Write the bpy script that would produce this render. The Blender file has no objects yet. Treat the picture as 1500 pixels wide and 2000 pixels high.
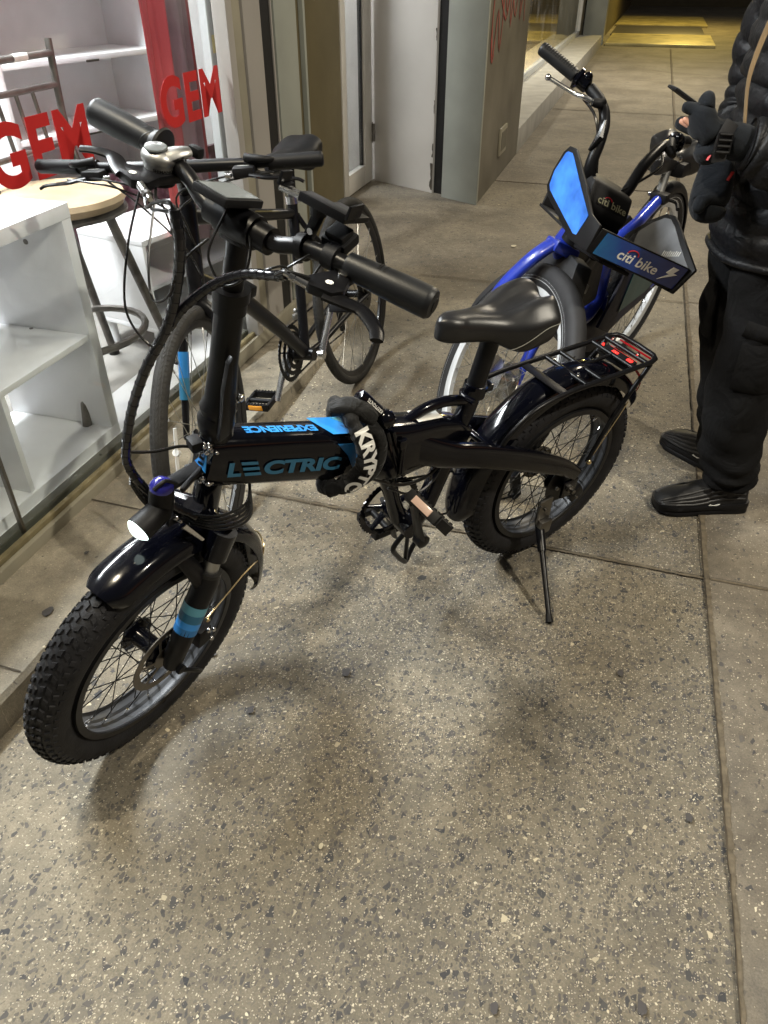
import bpy, bmesh, math, random
from mathutils import Vector, Matrix
random.seed(7)
PI = math.pi
R = math.radians
SC = bpy.context.scene
COL = SC.collection

# ------------------------------------------------------------------ camera, world, lamps, exposure
CAMH = 1.388
cam = bpy.data.cameras.new('camera'); camo = bpy.data.objects.new('camera', cam); COL.objects.link(camo)
camo.location = (0, 0, CAMH); camo.rotation_euler = (R(90 - 36.17), 0, 0)
cam.sensor_fit = 'VERTICAL'; cam.sensor_height = 36.0; cam.lens = 36.0 * 1480 / 2000
cam.clip_start = 0.03; cam.clip_end = 300
SC.camera = camo

AZ = R(17.0)
SV = Vector((math.sin(AZ), math.cos(AZ), 0)); TV = Vector((math.cos(AZ), -math.sin(AZ), 0))
def ST(s, t, z=0.0): return SV * s + TV * t + Vector((0, 0, z))

w = bpy.data.worlds.new('World'); SC.world = w; w.use_nodes = True
nt = w.node_tree; nt.nodes.clear()
sky = nt.nodes.new('ShaderNodeTexSky'); sky.sky_type = 'NISHITA'; sky.sun_disc = False
sky.sun_elevation = R(1.0); sky.sun_rotation = R(120)
bg = nt.nodes.new('ShaderNodeBackground'); bg.inputs['Strength'].default_value = 0.02
bg2 = nt.nodes.new('ShaderNodeBackground'); bg2.inputs['Color'].default_value = (0.95, 0.93, 0.9, 1); bg2.inputs['Strength'].default_value = 0.06
ad = nt.nodes.new('ShaderNodeAddShader')
out = nt.nodes.new('ShaderNodeOutputWorld')
nt.links.new(sky.outputs[0], bg.inputs['Color'])
nt.links.new(bg.outputs[0], ad.inputs[0]); nt.links.new(bg2.outputs[0], ad.inputs[1]); nt.links.new(ad.outputs[0], out.inputs['Surface'])

def area(name, loc, target, size, power, color, sy=None):
    l = bpy.data.lights.new(name, 'AREA'); l.energy = power; l.color = color; l.size = size
    if sy: l.shape = 'RECTANGLE'; l.size_y = sy
    o = bpy.data.objects.new(name, l); COL.objects.link(o); o.location = loc
    o.rotation_euler = (Vector(target) - Vector(loc)).to_track_quat('-Z', 'Y').to_euler()
    return o
# street lamp above the pavement, lamps under the canopy further on, the shop's ceiling lights
area('street_lamp_light', (2.35, 0.15, 3.7), (0.2, 1.5, 0), 0.12, 119, (1.0, 0.92, 0.76))
def spot(name, loc, target, rad, power, color, deg, blend):
    l = bpy.data.lights.new(name, 'SPOT'); l.energy = power; l.color = color; l.shadow_soft_size = rad; l.spot_size = R(deg); l.spot_blend = blend
    o = bpy.data.objects.new(name, l); COL.objects.link(o); o.location = loc; o.rotation_euler = (Vector(target) - Vector(loc)).to_track_quat('-Z', 'Y').to_euler(); return o
spot('facade_lamp_light', (-0.80, 0.72, 3.1), (0.45, 1.35, 0), 0.06, 250, (1.0, 0.88, 0.66), 74, 0.7)
area('canopy_light', ST(5.2, 1.2, 3.6), ST(4.6, 0, 0), 0.7, 90, (1.0, 0.88, 0.68), 0.25)
area('canopy_light_far', ST(12.0, 0.8, 3.8), ST(12.0, 0.2, 0), 0.9, 180, (1.0, 0.93, 0.82), 0.3)
area('canopy_light_end', ST(23.0, 0.8, 3.6), ST(21.0, 0.2, 0), 0.6, 260, (1.0, 0.75, 0.22))
area('shop_ceiling_light', ST(1.5, -2.3, 2.75), ST(1.5, -2.2, 0), 1.6, 215, (0.97, 0.98, 1.0), 0.3)
area('shop_ceiling_light', ST(3.2, -2.6, 2.75), ST(3.0, -2.4, 0), 1.6, 110, (0.97, 0.98, 1.0), 0.3)
area('doorway_light', ST(5.3, -2.9, 2.6), ST(5.4, -2.5, 0), 0.9, 80, (0.95, 0.95, 1.0), 0.3)
area('far_window_light', ST(12.0, -2.6, 2.6), ST(12.0, -2.2, 0), 3.0, 110, (1.0, 0.9, 0.72), 0.4)

SC.view_settings.view_transform = 'Standard'; SC.view_settings.look = 'None'
SC.view_settings.exposure = 0.0; SC.view_settings.gamma = 1.0
SC.render.engine = 'CYCLES'

# ------------------------------------------------------------------ materials
def lin(c):
    c = c / 255.0
    return c / 12.92 if c <= 0.04045 else ((c + 0.055) / 1.055) ** 2.4
def rgb(r, g, b): return (lin(r), lin(g), lin(b), 1)
def N(nt, typ, **kw):
    n = nt.nodes.new(typ)
    for k, v in kw.items():
        if k in n.inputs: n.inputs[k].default_value = v
        else: setattr(n, k, v)
    return n
def mat(name, col, rough=0.5, metal=0.0, coat=0.0, var=0.12, vscale=14.0, bump=0.0, bscale=200.0, spec=0.5, rvar=0.1, sheen=0.0, emit=None, estr=0.0):
    m = bpy.data.materials.new(name); m.use_nodes = True; t = m.node_tree; b = t.nodes['Principled BSDF']
    tc = N(t, 'ShaderNodeTexCoord'); nz = N(t, 'ShaderNodeTexNoise'); nz.inputs['Scale'].default_value = vscale; nz.inputs['Detail'].default_value = 6
    t.links.new(tc.outputs['Object'], nz.inputs['Vector'])
    rp = N(t, 'ShaderNodeMapRange'); rp.inputs['From Min'].default_value = 0.3; rp.inputs['From Max'].default_value = 0.7
    rp.inputs['To Min'].default_value = 1 - var; rp.inputs['To Max'].default_value = 1 + var
    t.links.new(nz.outputs['Fac'], rp.inputs['Value'])
    mx = N(t, 'ShaderNodeVectorMath', operation='SCALE'); mx.inputs[0].default_value = col[:3]
    t.links.new(rp.outputs[0], mx.inputs['Scale']); t.links.new(mx.outputs[0], b.inputs['Base Color'])
    r2 = N(t, 'ShaderNodeMapRange'); r2.inputs['To Min'].default_value = max(0.02, rough - rvar * rough * 2); r2.inputs['To Max'].default_value = min(1, rough + rvar * rough * 2)
    nz2 = N(t, 'ShaderNodeTexNoise'); nz2.inputs['Scale'].default_value = vscale * 2.3; nz2.inputs['Detail'].default_value = 4
    t.links.new(tc.outputs['Object'], nz2.inputs['Vector']); t.links.new(nz2.outputs['Fac'], r2.inputs['Value']); t.links.new(r2.outputs[0], b.inputs['Roughness'])
    b.inputs['Metallic'].default_value = metal; b.inputs['Coat Weight'].default_value = coat; b.inputs['Coat Roughness'].default_value = 0.06
    b.inputs['Specular IOR Level'].default_value = spec
    if sheen: b.inputs['Sheen Weight'].default_value = sheen
    if bump:
        nb = N(t, 'ShaderNodeTexNoise'); nb.inputs['Scale'].default_value = bscale; nb.inputs['Detail'].default_value = 3
        t.links.new(tc.outputs['Object'], nb.inputs['Vector'])
        bp = N(t, 'ShaderNodeBump'); bp.inputs['Strength'].default_value = bump; bp.inputs['Distance'].default_value = 0.002
        t.links.new(nb.outputs['Fac'], bp.inputs['Height']); t.links.new(bp.outputs[0], b.inputs['Normal'])
    if emit: b.inputs['Emission Color'].default_value = emit; b.inputs['Emission Strength'].default_value = estr
    return m

M = {}
M['gloss'] = mat('gloss_navy_black_paint', (0.0018, 0.0020, 0.0042), 0.14, 0.0, 0.3, bump=0.0, spec=0.22, rvar=0.3, vscale=30)
M['satin'] = mat('satin_black_metal', (0.005, 0.005, 0.006), 0.33, 0.0, 0.0, bump=0.05, bscale=600, spec=0.26)
M['matte'] = mat('matte_black_plastic', (0.007, 0.007, 0.008), 0.5, spec=0.22, bump=0.15, bscale=500)
M['grip'] = mat('black_grip_rubber', (0.009, 0.010, 0.012), 0.42, bump=0.1, bscale=700, spec=0.4)
M['rubber'] = mat('tyre_rubber', (0.0125, 0.0125, 0.0145), 0.6, spec=0.3, bump=0.35, bscale=260, var=0.3, vscale=25)
M['rubber2'] = mat('worn_grey_tyre_rubber', (0.026, 0.025, 0.0235), 0.75, spec=0.25, bump=0.4, bscale=300, var=0.25, vscale=30)
M['cable'] = mat('black_cable_sheath', (0.008, 0.008, 0.008), 0.28)
M['wrap'] = mat('shiny_spiral_cable_wrap', (0.006, 0.006, 0.008), 0.16, 0, 0.3, bump=0.3, bscale=60)
M['silver'] = mat('polished_silver', (0.62, 0.62, 0.62), 0.22, 1.0)
M['alu'] = mat('dull_aluminium', (0.42, 0.42, 0.41), 0.42, 1.0, bump=0.1)
M['steel'] = mat('brushed_grey_steel', (0.2, 0.19, 0.175), 0.38, 1.0, bump=0.2, bscale=150)
M['rotor'] = mat('used_brake_steel', (0.19, 0.17, 0.14), 0.4, 0.9)
M['spoke'] = mat('black_spoke_wire', (0.01, 0.01, 0.01), 0.35, 0.4)
M['spoke2'] = mat('steel_spoke_wire', (0.45, 0.45, 0.43), 0.3, 1.0)
M['rimdark'] = mat('dark_rim_alloy', (0.010, 0.010, 0.011), 0.42, 0.1)
M['rimgrey'] = mat('grey_rim_alloy', (0.055, 0.058, 0.065), 0.42, 0.1)
M['rimwhite'] = mat('silver_white_rim_alloy', (0.62, 0.64, 0.66), 0.38, 0.15, bump=0.1)
M['decal'] = mat('blue_lettering_vinyl', (0.022, 0.13, 0.235), 0.35, var=0.05)
M['sky'] = mat('bright_blue_vinyl', (0.03, 0.27, 0.72), 0.3, 0, 0.3, var=0.08)
M['teal'] = mat('pale_teal_vinyl', (0.10, 0.32, 0.42), 0.35, var=0.05)
M['blue2'] = mat('mid_blue_vinyl', (0.02, 0.16, 0.42), 0.35, var=0.05)
M['white'] = mat('white_print', (0.75, 0.75, 0.72), 0.5, var=0.06)
M['vinylleather'] = mat('black_saddle_vinyl', (0.012, 0.012, 0.013), 0.33, 0, 0.0, bump=0.12, bscale=900)
M['stitch'] = mat('grey_piping_thread', (0.22, 0.22, 0.2), 0.6)
M['bike_blue'] = mat('royal_blue_paint', (0.015, 0.038, 0.36), 0.3, 0, 0.35, var=0.12)
M['panel_blue'] = mat('dark_blue_panel', (0.006, 0.05, 0.2), 0.32, 0, 0.4, var=0.2, vscale=4)
M['dusty'] = mat('dusty_dark_grey_plastic', (0.026, 0.026, 0.028), 0.62, spec=0.25, bump=0.1, var=0.3, vscale=9)
M['red_lens'] = mat('red_lamp_lens', (0.5, 0.01, 0.01), 0.2, emit=(1.0, 0.04, 0.03, 1), estr=2.2)
M['red'] = mat('red_vinyl', (0.50, 0.014, 0.014), 0.5, var=0.06)
M['red_dark'] = mat('dark_red_reflector', (0.25, 0.005, 0.01), 0.25)
M['amber'] = mat('amber_reflector', (0.75, 0.32, 0.03), 0.25)
M['pink'] = mat('pale_orange_reflector', (0.62, 0.44, 0.36), 0.2, 0, 0.5)
M['lamp_on'] = mat('lit_headlamp_lens', (0.8, 0.9, 0.9), 0.2, emit=(0.82, 1.0, 0.93, 1), estr=3.2)
M['screen'] = mat('dark_display_glass', (0.13, 0.145, 0.15), 0.25, 0, 0.4)
M['bell'] = mat('shiny_violet_blue_dome', (0.03, 0.03, 0.33), 0.2, 0.2, 0.6)
M['brasswire'] = mat('warm_steel_rod', (0.75, 0.6, 0.35), 0.25, 1.0)
M['skin'] = mat('skin', (0.55, 0.28, 0.19), 0.5, var=0.08)
M['hair'] = mat('dark_brown_hair', (0.02, 0.012, 0.008), 0.5, bump=0.6, bscale=150)

def mnodes(name):
    m = bpy.data.materials.new(name); m.use_nodes = True
    return m, m.node_tree, m.node_tree.nodes['Principled BSDF']

# fabric of the dark clothes
def fabric(name, col, bs=500, b=0.5, folds=9.0, fd=0.012, rough=0.85, sheen=0.15):
    m, t, p = mnodes(name)
    tc = N(t, 'ShaderNodeTexCoord')
    n1 = N(t, 'ShaderNodeTexNoise', Scale=folds, Detail=3.0, Distortion=0.8); n2 = N(t, 'ShaderNodeTexNoise', Scale=bs, Detail=2.0)
    t.links.new(tc.outputs['Object'], n1.inputs['Vector']); t.links.new(tc.outputs['Object'], n2.inputs['Vector'])
    b1 = N(t, 'ShaderNodeBump', Strength=0.9, Distance=fd); b2 = N(t, 'ShaderNodeBump', Strength=b, Distance=0.001)
    t.links.new(n1.outputs['Fac'], b1.inputs['Height']); t.links.new(n2.outputs['Fac'], b2.inputs['Height'])
    t.links.new(b1.outputs[0], b2.inputs['Normal']); t.links.new(b2.outputs[0], p.inputs['Normal'])
    rp = N(t, 'ShaderNodeValToRGB'); rp.color_ramp.elements[0].position = 0.3; rp.color_ramp.elements[1].position = 0.75
    rp.color_ramp.elements[0].color = (col[0] * .75, col[1] * .75, col[2] * .75, 1); rp.color_ramp.elements[1].color = (col[0] * 1.3, col[1] * 1.3, col[2] * 1.3, 1)
    n3 = N(t, 'ShaderNodeTexNoise', Scale=6.0, Detail=5.0); t.links.new(tc.outputs['Object'], n3.inputs['Vector'])
    t.links.new(n3.outputs['Fac'], rp.inputs['Fac']); t.links.new(rp.outputs[0], p.inputs['Base Color'])
    p.inputs['Roughness'].default_value = rough; p.inputs['Sheen Weight'].default_value = sheen; p.inputs['Specular IOR Level'].default_value = 0.18 if rough > .55 else 0.34
    return m
M['puffer'] = fabric('black_quilted_nylon', (0.0055, 0.0058, 0.0075), 700, 0.15, 34, 0.006, 0.52, 0.0)
M['trouser'] = fabric('black_cotton_trouser', (0.0062, 0.0062, 0.0068), 900, 0.5, 13, 0.014, 0.9, 0.0)
M['fleece'] = fabric('dark_slate_fleece', (0.009, 0.011, 0.0145), 500, 0.8, 12, 0.01, 0.95, 0.08)
M['lockfab'] = fabric('black_nylon_sleeve', (0.01, 0.01, 0.01), 900, 0.5, 30, 0.012, 0.6, 0.1)
M['shoe'] = fabric('black_shoe_mesh', (0.007, 0.007, 0.008), 900, 0.4, 20, 0.001, 0.55, 0.05)
M['tan'] = fabric('tan_webbing', (0.2, 0.13, 0.06), 900, 0.6, 10, 0.002, 0.8, 0.1)

# concrete with exposed aggregate; seams are cut as dark joints along the slab lines
def concrete(name, agg=1.0, base=(0.228, 0.200, 0.149)):
    m, t, p = mnodes(name); L = t.links.new
    tc = N(t, 'ShaderNodeTexCoord')
    mp = N(t, 'ShaderNodeMapping'); mp.inputs['Rotation'].default_value = (0, 0, AZ); L(tc.outputs['Object'], mp.inputs['Vector'])
    # base tone
    n1 = N(t, 'ShaderNodeTexNoise', Scale=1.7, Detail=8.0, Roughness=0.62, Distortion=0.6); L(mp.outputs[0], n1.inputs['Vector'])
    n2 = N(t, 'ShaderNodeTexNoise', Scale=23.0, Detail=8.0, Roughness=0.7); L(mp.outputs[0], n2.inputs['Vector'])
    r1 = N(t, 'ShaderNodeValToRGB'); e = r1.color_ramp.elements
    e[0].position = 0.36; e[0].color = (base[0] * 0.58, base[1] * 0.57, base[2] * 0.58, 1)
    e[1].position = 0.62; e[1].color = (*base, 1)
    L(n1.outputs['Fac'], r1.inputs['Fac'])
    mr = N(t, 'ShaderNodeMapRange'); mr.inputs['From Min'].default_value = 0.25; mr.inputs['From Max'].default_value = 0.75; mr.inputs['To Min'].default_value = 0.66; mr.inputs['To Max'].default_value = 1.32
    L(n2.outputs['Fac'], mr.inputs['Value'])
    n5 = N(t, 'ShaderNodeTexNoise', Scale=4.3, Detail=10.0, Roughness=0.68, Distortion=1.2); L(mp.outputs[0], n5.inputs['Vector'])
    m5 = N(t, 'ShaderNodeMapRange'); m5.inputs['From Min'].default_value = 0.53; m5.inputs['From Max'].default_value = 0.66; m5.inputs['To Max'].default_value = 0.45; L(n5.outputs['Fac'], m5.inputs['Value'])
    st5 = N(t, 'ShaderNodeMix', data_type='RGBA'); L(m5.outputs[0], st5.inputs[0]); L(r1.outputs[0], st5.inputs[6]); st5.inputs[7].default_value = (base[0] * .47, base[1] * .50, base[2] * .58, 1)
    cur = N(t, 'ShaderNodeVectorMath', operation='SCALE'); L(st5.outputs[2], cur.inputs[0]); L(mr.outputs[0], cur.inputs['Scale'])
    col = cur.outputs[0]
    # warp for the stones
    nw = N(t, 'ShaderNodeTexNoise', Scale=70.0, Detail=2.0); L(mp.outputs[0], nw.inputs['Vector'])
    wv = N(t, 'ShaderNodeVectorMath', operation='MULTIPLY_ADD'); wv.inputs[1].default_value = (0.006, 0.006, 0.006); L(nw.outputs['Color'], wv.inputs[0]); L(mp.outputs[0], wv.inputs[2])
    # density of exposed stones varies from place to place and fades with worn cement
    nd = N(t, 'ShaderNodeTexNoise', Scale=2.6, Detail=4.0); L(mp.outputs[0], nd.inputs['Vector'])
    dens = N(t, 'ShaderNodeMapRange'); dens.inputs['From Min'].default_value = 0.36; dens.inputs['From Max'].default_value = 0.6; L(nd.outputs['Fac'], dens.inputs['Value'])
    if agg > .5:
        ds = N(t, 'ShaderNodeVectorMath', operation='DOT_PRODUCT'); L(tc.outputs['Object'], ds.inputs[0]); ds.inputs[1].default_value = tuple(SV)
        dt = N(t, 'ShaderNodeVectorMath', operation='DOT_PRODUCT'); L(tc.outputs['Object'], dt.inputs[0]); dt.inputs[1].default_value = tuple(TV)
        f1 = N(t, 'ShaderNodeMapRange'); f1.inputs['From Min'].default_value = 1.5; f1.inputs['From Max'].default_value = 3.4; f1.inputs['To Min'].default_value = 1.0; f1.inputs['To Max'].default_value = 0.0; L(ds.outputs['Value'], f1.inputs['Value'])
        f2 = N(t, 'ShaderNodeMapRange'); f2.inputs['From Min'].default_value = -0.95; f2.inputs['From Max'].default_value = -0.35; f2.inputs['To Min'].default_value = 0.25; L(dt.outputs['Value'], f2.inputs['Value'])
        f3 = N(t, 'ShaderNodeMath', operation='MULTIPLY'); L(f1.outputs[0], f3.inputs[0]); L(f2.outputs[0], f3.inputs[1])
        f4 = N(t, 'ShaderNodeMath', operation='MULTIPLY_ADD'); L(dens.outputs[0], f4.inputs[0]); f4.inputs[1].default_value = .5; f4.inputs[2].default_value = .62
        dens2 = N(t, 'ShaderNodeMath', operation='MULTIPLY'); L(f3.outputs[0], dens2.inputs[0]); L(f4.outputs[0], dens2.inputs[1]); dens = dens2
    stonemask = None
    def layer(col, scale, chance, thr, c0, c1, soft=0.03, amount=1.0, squash=1.0, rnd=1.0):
        sc = N(t, 'ShaderNodeVectorMath', operation='MULTIPLY'); sc.inputs[1].default_value = (1, squash, 1); L(wv.outputs[0], sc.inputs[0])
        v = N(t, 'ShaderNodeTexVoronoi', Scale=scale, Randomness=rnd); v.voronoi_dimensions = '2D'; L(sc.outputs[0], v.inputs['Vector'])
        ve = N(t, 'ShaderNodeTexVoronoi', Scale=scale, Randomness=rnd, feature='DISTANCE_TO_EDGE'); ve.voronoi_dimensions = '2D'; L(sc.outputs[0], ve.inputs['Vector'])
        sep = N(t, 'ShaderNodeSeparateColor'); L(v.outputs['Color'], sep.inputs[0])
        rr = N(t, 'ShaderNodeMath', operation='MULTIPLY_ADD'); L(sep.outputs[1], rr.inputs[0]); rr.inputs[1].default_value = thr; rr.inputs[2].default_value = thr * 0.45
        d = N(t, 'ShaderNodeMath', operation='SUBTRACT'); L(ve.outputs['Distance'], d.inputs[0]); L(rr.outputs[0], d.inputs[1])
        s1 = N(t, 'ShaderNodeMapRange'); s1.inputs['From Min'].default_value = 0; s1.inputs['From Max'].default_value = soft; L(d.outputs[0], s1.inputs['Value'])
        ch = N(t, 'ShaderNodeMath', operation='MULTIPLY_ADD'); L(dens.outputs[0], ch.inputs[0]); ch.inputs[1].default_value = chance * 0.85; ch.inputs[2].default_value = chance * 0.15
        lt = N(t, 'ShaderNodeMath', operation='LESS_THAN'); L(sep.outputs[0], lt.inputs[0]); L(ch.outputs[0], lt.inputs[1])
        mm = N(t, 'ShaderNodeMath', operation='MULTIPLY'); L(s1.outputs[0], mm.inputs[0]); L(lt.outputs[0], mm.inputs[1])
        m2 = N(t, 'ShaderNodeMath', operation='MULTIPLY'); L(mm.outputs[0], m2.inputs[0]); m2.inputs[1].default_value = amount
        cc = N(t, 'ShaderNodeMix', data_type='RGBA'); cc.inputs[6].default_value = (*c0, 1); cc.inputs[7].default_value = (*c1, 1); L(sep.outputs[2], cc.inputs[0])
        mixn = N(t, 'ShaderNodeMix', data_type='RGBA'); L(m2.outputs[0], mixn.inputs[0]); L(col, mixn.inputs[6]); L(cc.outputs[2], mixn.inputs[7])
        return mixn.outputs[2], m2.outputs[0]
    # sandy grain of the cement itself
    ng = N(t, 'ShaderNodeTexNoise', Scale=260.0, Detail=4.0, Roughness=0.75); L(mp.outputs[0], ng.inputs['Vector'])
    mg = N(t, 'ShaderNodeMapRange'); mg.inputs['From Min'].default_value = 0.3; mg.inputs['From Max'].default_value = 0.7; mg.inputs['To Min'].default_value = 0.74; mg.inputs['To Max'].default_value = 1.26
    L(ng.outputs['Fac'], mg.inputs['Value']); gv = N(t, 'ShaderNodeVectorMath', operation='SCALE'); L(col, gv.inputs[0]); L(mg.outputs[0], gv.inputs['Scale']); col = gv.outputs[0]
    col, a = layer(col, 40, 0.11 * agg, 0.12, (0.17, 0.15, 0.12), (0.10, 0.092, 0.082), 0.05, 0.55)
    col, c_ = layer(col, 150, 0.62 * agg, 0.13, (0.055, 0.052, 0.050), (0.17, 0.15, 0.12), 0.08, 0.75, 0.8)
    col, b_ = layer(col, 92, 0.30 * agg, 0.14, (0.045, 0.046, 0.052), (0.12, 0.11, 0.098), 0.05, 0.85, 0.75)
    col, b3 = layer(col, 58, 0.030 * agg, 0.16, (0.030, 0.033, 0.042), (0.08, 0.078, 0.075), 0.03, 0.9, 0.8)
    col, d_ = layer(col, 240, 0.40 * agg ** .5, 0.27, (0.54, 0.48, 0.36), (0.34, 0.30, 0.24), 0.06, 0.95)
    col, d2 = layer(col, 160, 0.045 * agg ** .5, 0.28, (0.66, 0.60, 0.45), (0.40, 0.35, 0.27), 0.05, 0.95)
    col, e_ = layer(col, 80, 0.006 * agg, 0.22, (0.62, 0.54, 0.38), (0.40, 0.35, 0.25), 0.03, 0.9)
    L(col, p.inputs['Base Color'])
    p.inputs['Roughness'].default_value = 0.72; p.inputs['Specular IOR Level'].default_value = 0.35
    nb = N(t, 'ShaderNodeTexNoise', Scale=140.0, Detail=5.0, Roughness=0.7); L(mp.outputs[0], nb.inputs['Vector'])
    bp = N(t, 'ShaderNodeBump', Strength=0.55, Distance=0.003); L(nb.outputs['Fac'], bp.inputs['Height'])
    bp2 = N(t, 'ShaderNodeBump', Strength=0.4, Distance=0.003); L(b_, bp2.inputs['Height']); L(bp.outputs[0], bp2.inputs['Normal'])
    L(bp2.outputs[0], p.inputs['Normal'])
    rr = N(t, 'ShaderNodeMapRange'); rr.inputs['To Min'].default_value = 0.55; rr.inputs['To Max'].default_value = 0.9; L(n2.outputs['Fac'], rr.inputs['Value']); L(rr.outputs[0], p.inputs['Roughness'])
    return m
M['walk'] = concrete('worn_concrete_with_pebbles', 1.0)
M['walk2'] = concrete('smoother_grey_concrete', 0.16, (0.225, 0.198, 0.155))
M['step'] = concrete('trowelled_beige_concrete', 0.02, (0.33, 0.295, 0.225))
M['jfill'] = mat('brown_joint_filler', (0.125, 0.102, 0.070), 0.9, bump=0.6, bscale=120, var=0.35, vscale=60)
M['joint'] = mat('dirty_joint_line', (0.045, 0.036, 0.025), 0.9, bump=0.8, bscale=90, var=0.5, vscale=40)
M['sill'] = mat('painted_putty_metal', (0.27, 0.25, 0.19), 0.42, 0.0, bump=0.1, var=0.18, vscale=5)
M['gold'] = mat('dull_gold_seal', (0.22, 0.185, 0.10), 0.45, 0.1, var=0.3)
M['bead'] = mat('dark_screw_bead', (0.10, 0.10, 0.08), 0.45)
M['whiteframe'] = mat('white_grey_painted_metal', (0.5, 0.52, 0.52), 0.4, var=0.06)
M['palegreen'] = mat('pale_grey_green_paint', (0.29, 0.305, 0.27), 0.35, var=0.12, vscale=3)
M['post_brown'] = mat('khaki_painted_post', (0.10, 0.082, 0.04), 0.5, var=0.12, vscale=4)
M['pier_side'] = mat('dirty_grey_painted_steel', (0.13, 0.12, 0.09), 0.55, var=0.3, vscale=3, bump=0.2)
M['melamine'] = mat('white_melamine_board', (0.82, 0.82, 0.83), 0.35, var=0.03)
M['wall'] = mat('white_wall_paint', (0.72, 0.71, 0.70), 0.7, var=0.05)
M['tile'] = mat('pale_grey_floor_tile', (0.30, 0.285, 0.26), 0.5, var=0.2, vscale=3)
M['doorwhite'] = mat('putty_white_metal', (0.52, 0.50, 0.46), 0.32, 0.1, var=0.07, vscale=2)
M['housing'] = mat('pale_putty_shutter_housing', (0.33, 0.31, 0.285), 0.38, var=0.08, vscale=2)
M['black'] = mat('plain_black_paint', (0.004, 0.004, 0.004), 0.5)
M['wood'] = mat('worn_pale_wood', (0.36, 0.26, 0.15), 0.5, var=0.25, vscale=7)
M['stoolmetal'] = mat('gunmetal_tube', (0.11, 0.10, 0.09), 0.45, 0.6, var=0.35, vscale=20)
M['ledge'] = mat('light_stone_ledge', (0.42, 0.41, 0.37), 0.5, var=0.15, vscale=6)
M['yellow_lit_plate'] = mat('yellow_lit_metal_plate', (0.42, 0.36, 0.16), 0.45, 0.4, var=0.3, vscale=3)  # plain metal; the yellow light falling on it is put into the colour
M['amberwall'] = mat('warm_cream_wall', (0.7, 0.56, 0.36), 0.6)
M['yellow_paper'] = mat('yellow_note_paper', (0.75, 0.62, 0.25), 0.7)
M['blue_paper'] = mat('pale_blue_note_paper', (0.55, 0.65, 0.72), 0.7)
M['darkbox'] = mat('black_card_box', (0.015, 0.015, 0.016), 0.6)

def glassmat():
    m, t, p = mnodes('clear_window_glass'); t.nodes.remove(p); L = t.links.new
    tr = N(t, 'ShaderNodeBsdfTransparent', Color=(0.93, 0.95, 0.95, 1)); gl = N(t, 'ShaderNodeBsdfGlossy', Roughness=0.02)
    fr0 = N(t, 'ShaderNodeFresnel', IOR=1.45); ge = N(t, 'ShaderNodeNewGeometry'); inv = N(t, 'ShaderNodeMath', operation='SUBTRACT'); inv.inputs[0].default_value = 1.0
    L(ge.outputs['Backfacing'], inv.inputs[1]); fr = N(t, 'ShaderNodeMath', operation='MULTIPLY'); L(fr0.outputs[0], fr.inputs[0]); L(inv.outputs[0], fr.inputs[1]); mx = N(t, 'ShaderNodeMixShader')
    tc = N(t, 'ShaderNodeTexCoord'); nz = N(t, 'ShaderNodeTexNoise', Scale=3.0, Detail=6.0); L(tc.outputs['Object'], nz.inputs['Vector'])
    df = N(t, 'ShaderNodeBsdfDiffuse', Color=(0.7, 0.7, 0.7, 1)); mr = N(t, 'ShaderNodeMapRange'); mr.inputs['From Min'].default_value = 0.5; mr.inputs['From Max'].default_value = 0.8; mr.inputs['To Max'].default_value = 0.11
    L(nz.outputs['Fac'], mr.inputs['Value']); m2 = N(t, 'ShaderNodeMixShader')
    L(fr.outputs[0], mx.inputs[0]); L(tr.outputs[0], mx.inputs[1]); L(gl.outputs[0], mx.inputs[2])
    L(mr.outputs[0], m2.inputs[0]); L(mx.outputs[0], m2.inputs[1]); L(df.outputs[0], m2.inputs[2])
    L(m2.outputs[0], t.nodes['Material Output'].inputs['Surface']); return m
M['glass'] = glassmat()
def stonemat():
    m, t, p = mnodes('dark_red_marbled_print'); L = t.links.new
    tc = N(t, 'ShaderNodeTexCoord'); nz = N(t, 'ShaderNodeTexNoise', Scale=6.0, Detail=9.0, Roughness=0.65, Distortion=1.4); L(tc.outputs['Object'], nz.inputs['Vector'])
    r = N(t, 'ShaderNodeValToRGB'); e = r.color_ramp.elements; e[0].position = 0.38; e[0].color = (0.035, 0.008, 0.012, 1); e[1].position = 0.68; e[1].color = (0.34, 0.25, 0.30, 1)
    k = e.new(0.52); k.color = (0.10, 0.035, 0.055, 1)
    L(nz.outputs['Fac'], r.inputs['Fac']); L(r.outputs[0], p.inputs['Base Color']); p.inputs['Roughness'].default_value = 0.35; return m
M['marble'] = stonemat()
def graffiti():
    m, t, p = mnodes('dirty_steel_with_red_scrawl'); L = t.links.new
    tc = N(t, 'ShaderNodeTexCoord'); mp = N(t, 'ShaderNodeMapping'); mp.inputs['Rotation'].default_value = (0, 0, AZ); L(tc.outputs['Object'], mp.inputs['Vector'])
    n = N(t, 'ShaderNodeTexNoise', Scale=2.5, Detail=6.0); L(mp.outputs[0], n.inputs['Vector'])
    r = N(t, 'ShaderNodeValToRGB'); e = r.color_ramp.elements; e[0].position = 0.3; e[0].color = (0.085, 0.075, 0.055, 1); e[1].position = 0.75; e[1].color = (0.17, 0.155, 0.12, 1)
    L(n.outputs['Fac'], r.inputs['Fac']); L(r.outputs[0], p.inputs['Base Color']); p.inputs['Roughness'].default_value = 0.5; return m
M['pier'] = graffiti()
M['scrawl'] = mat('faded_red_spray_paint', (0.27, 0.05, 0.04), 0.6, var=0.5, vscale=20)
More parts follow.
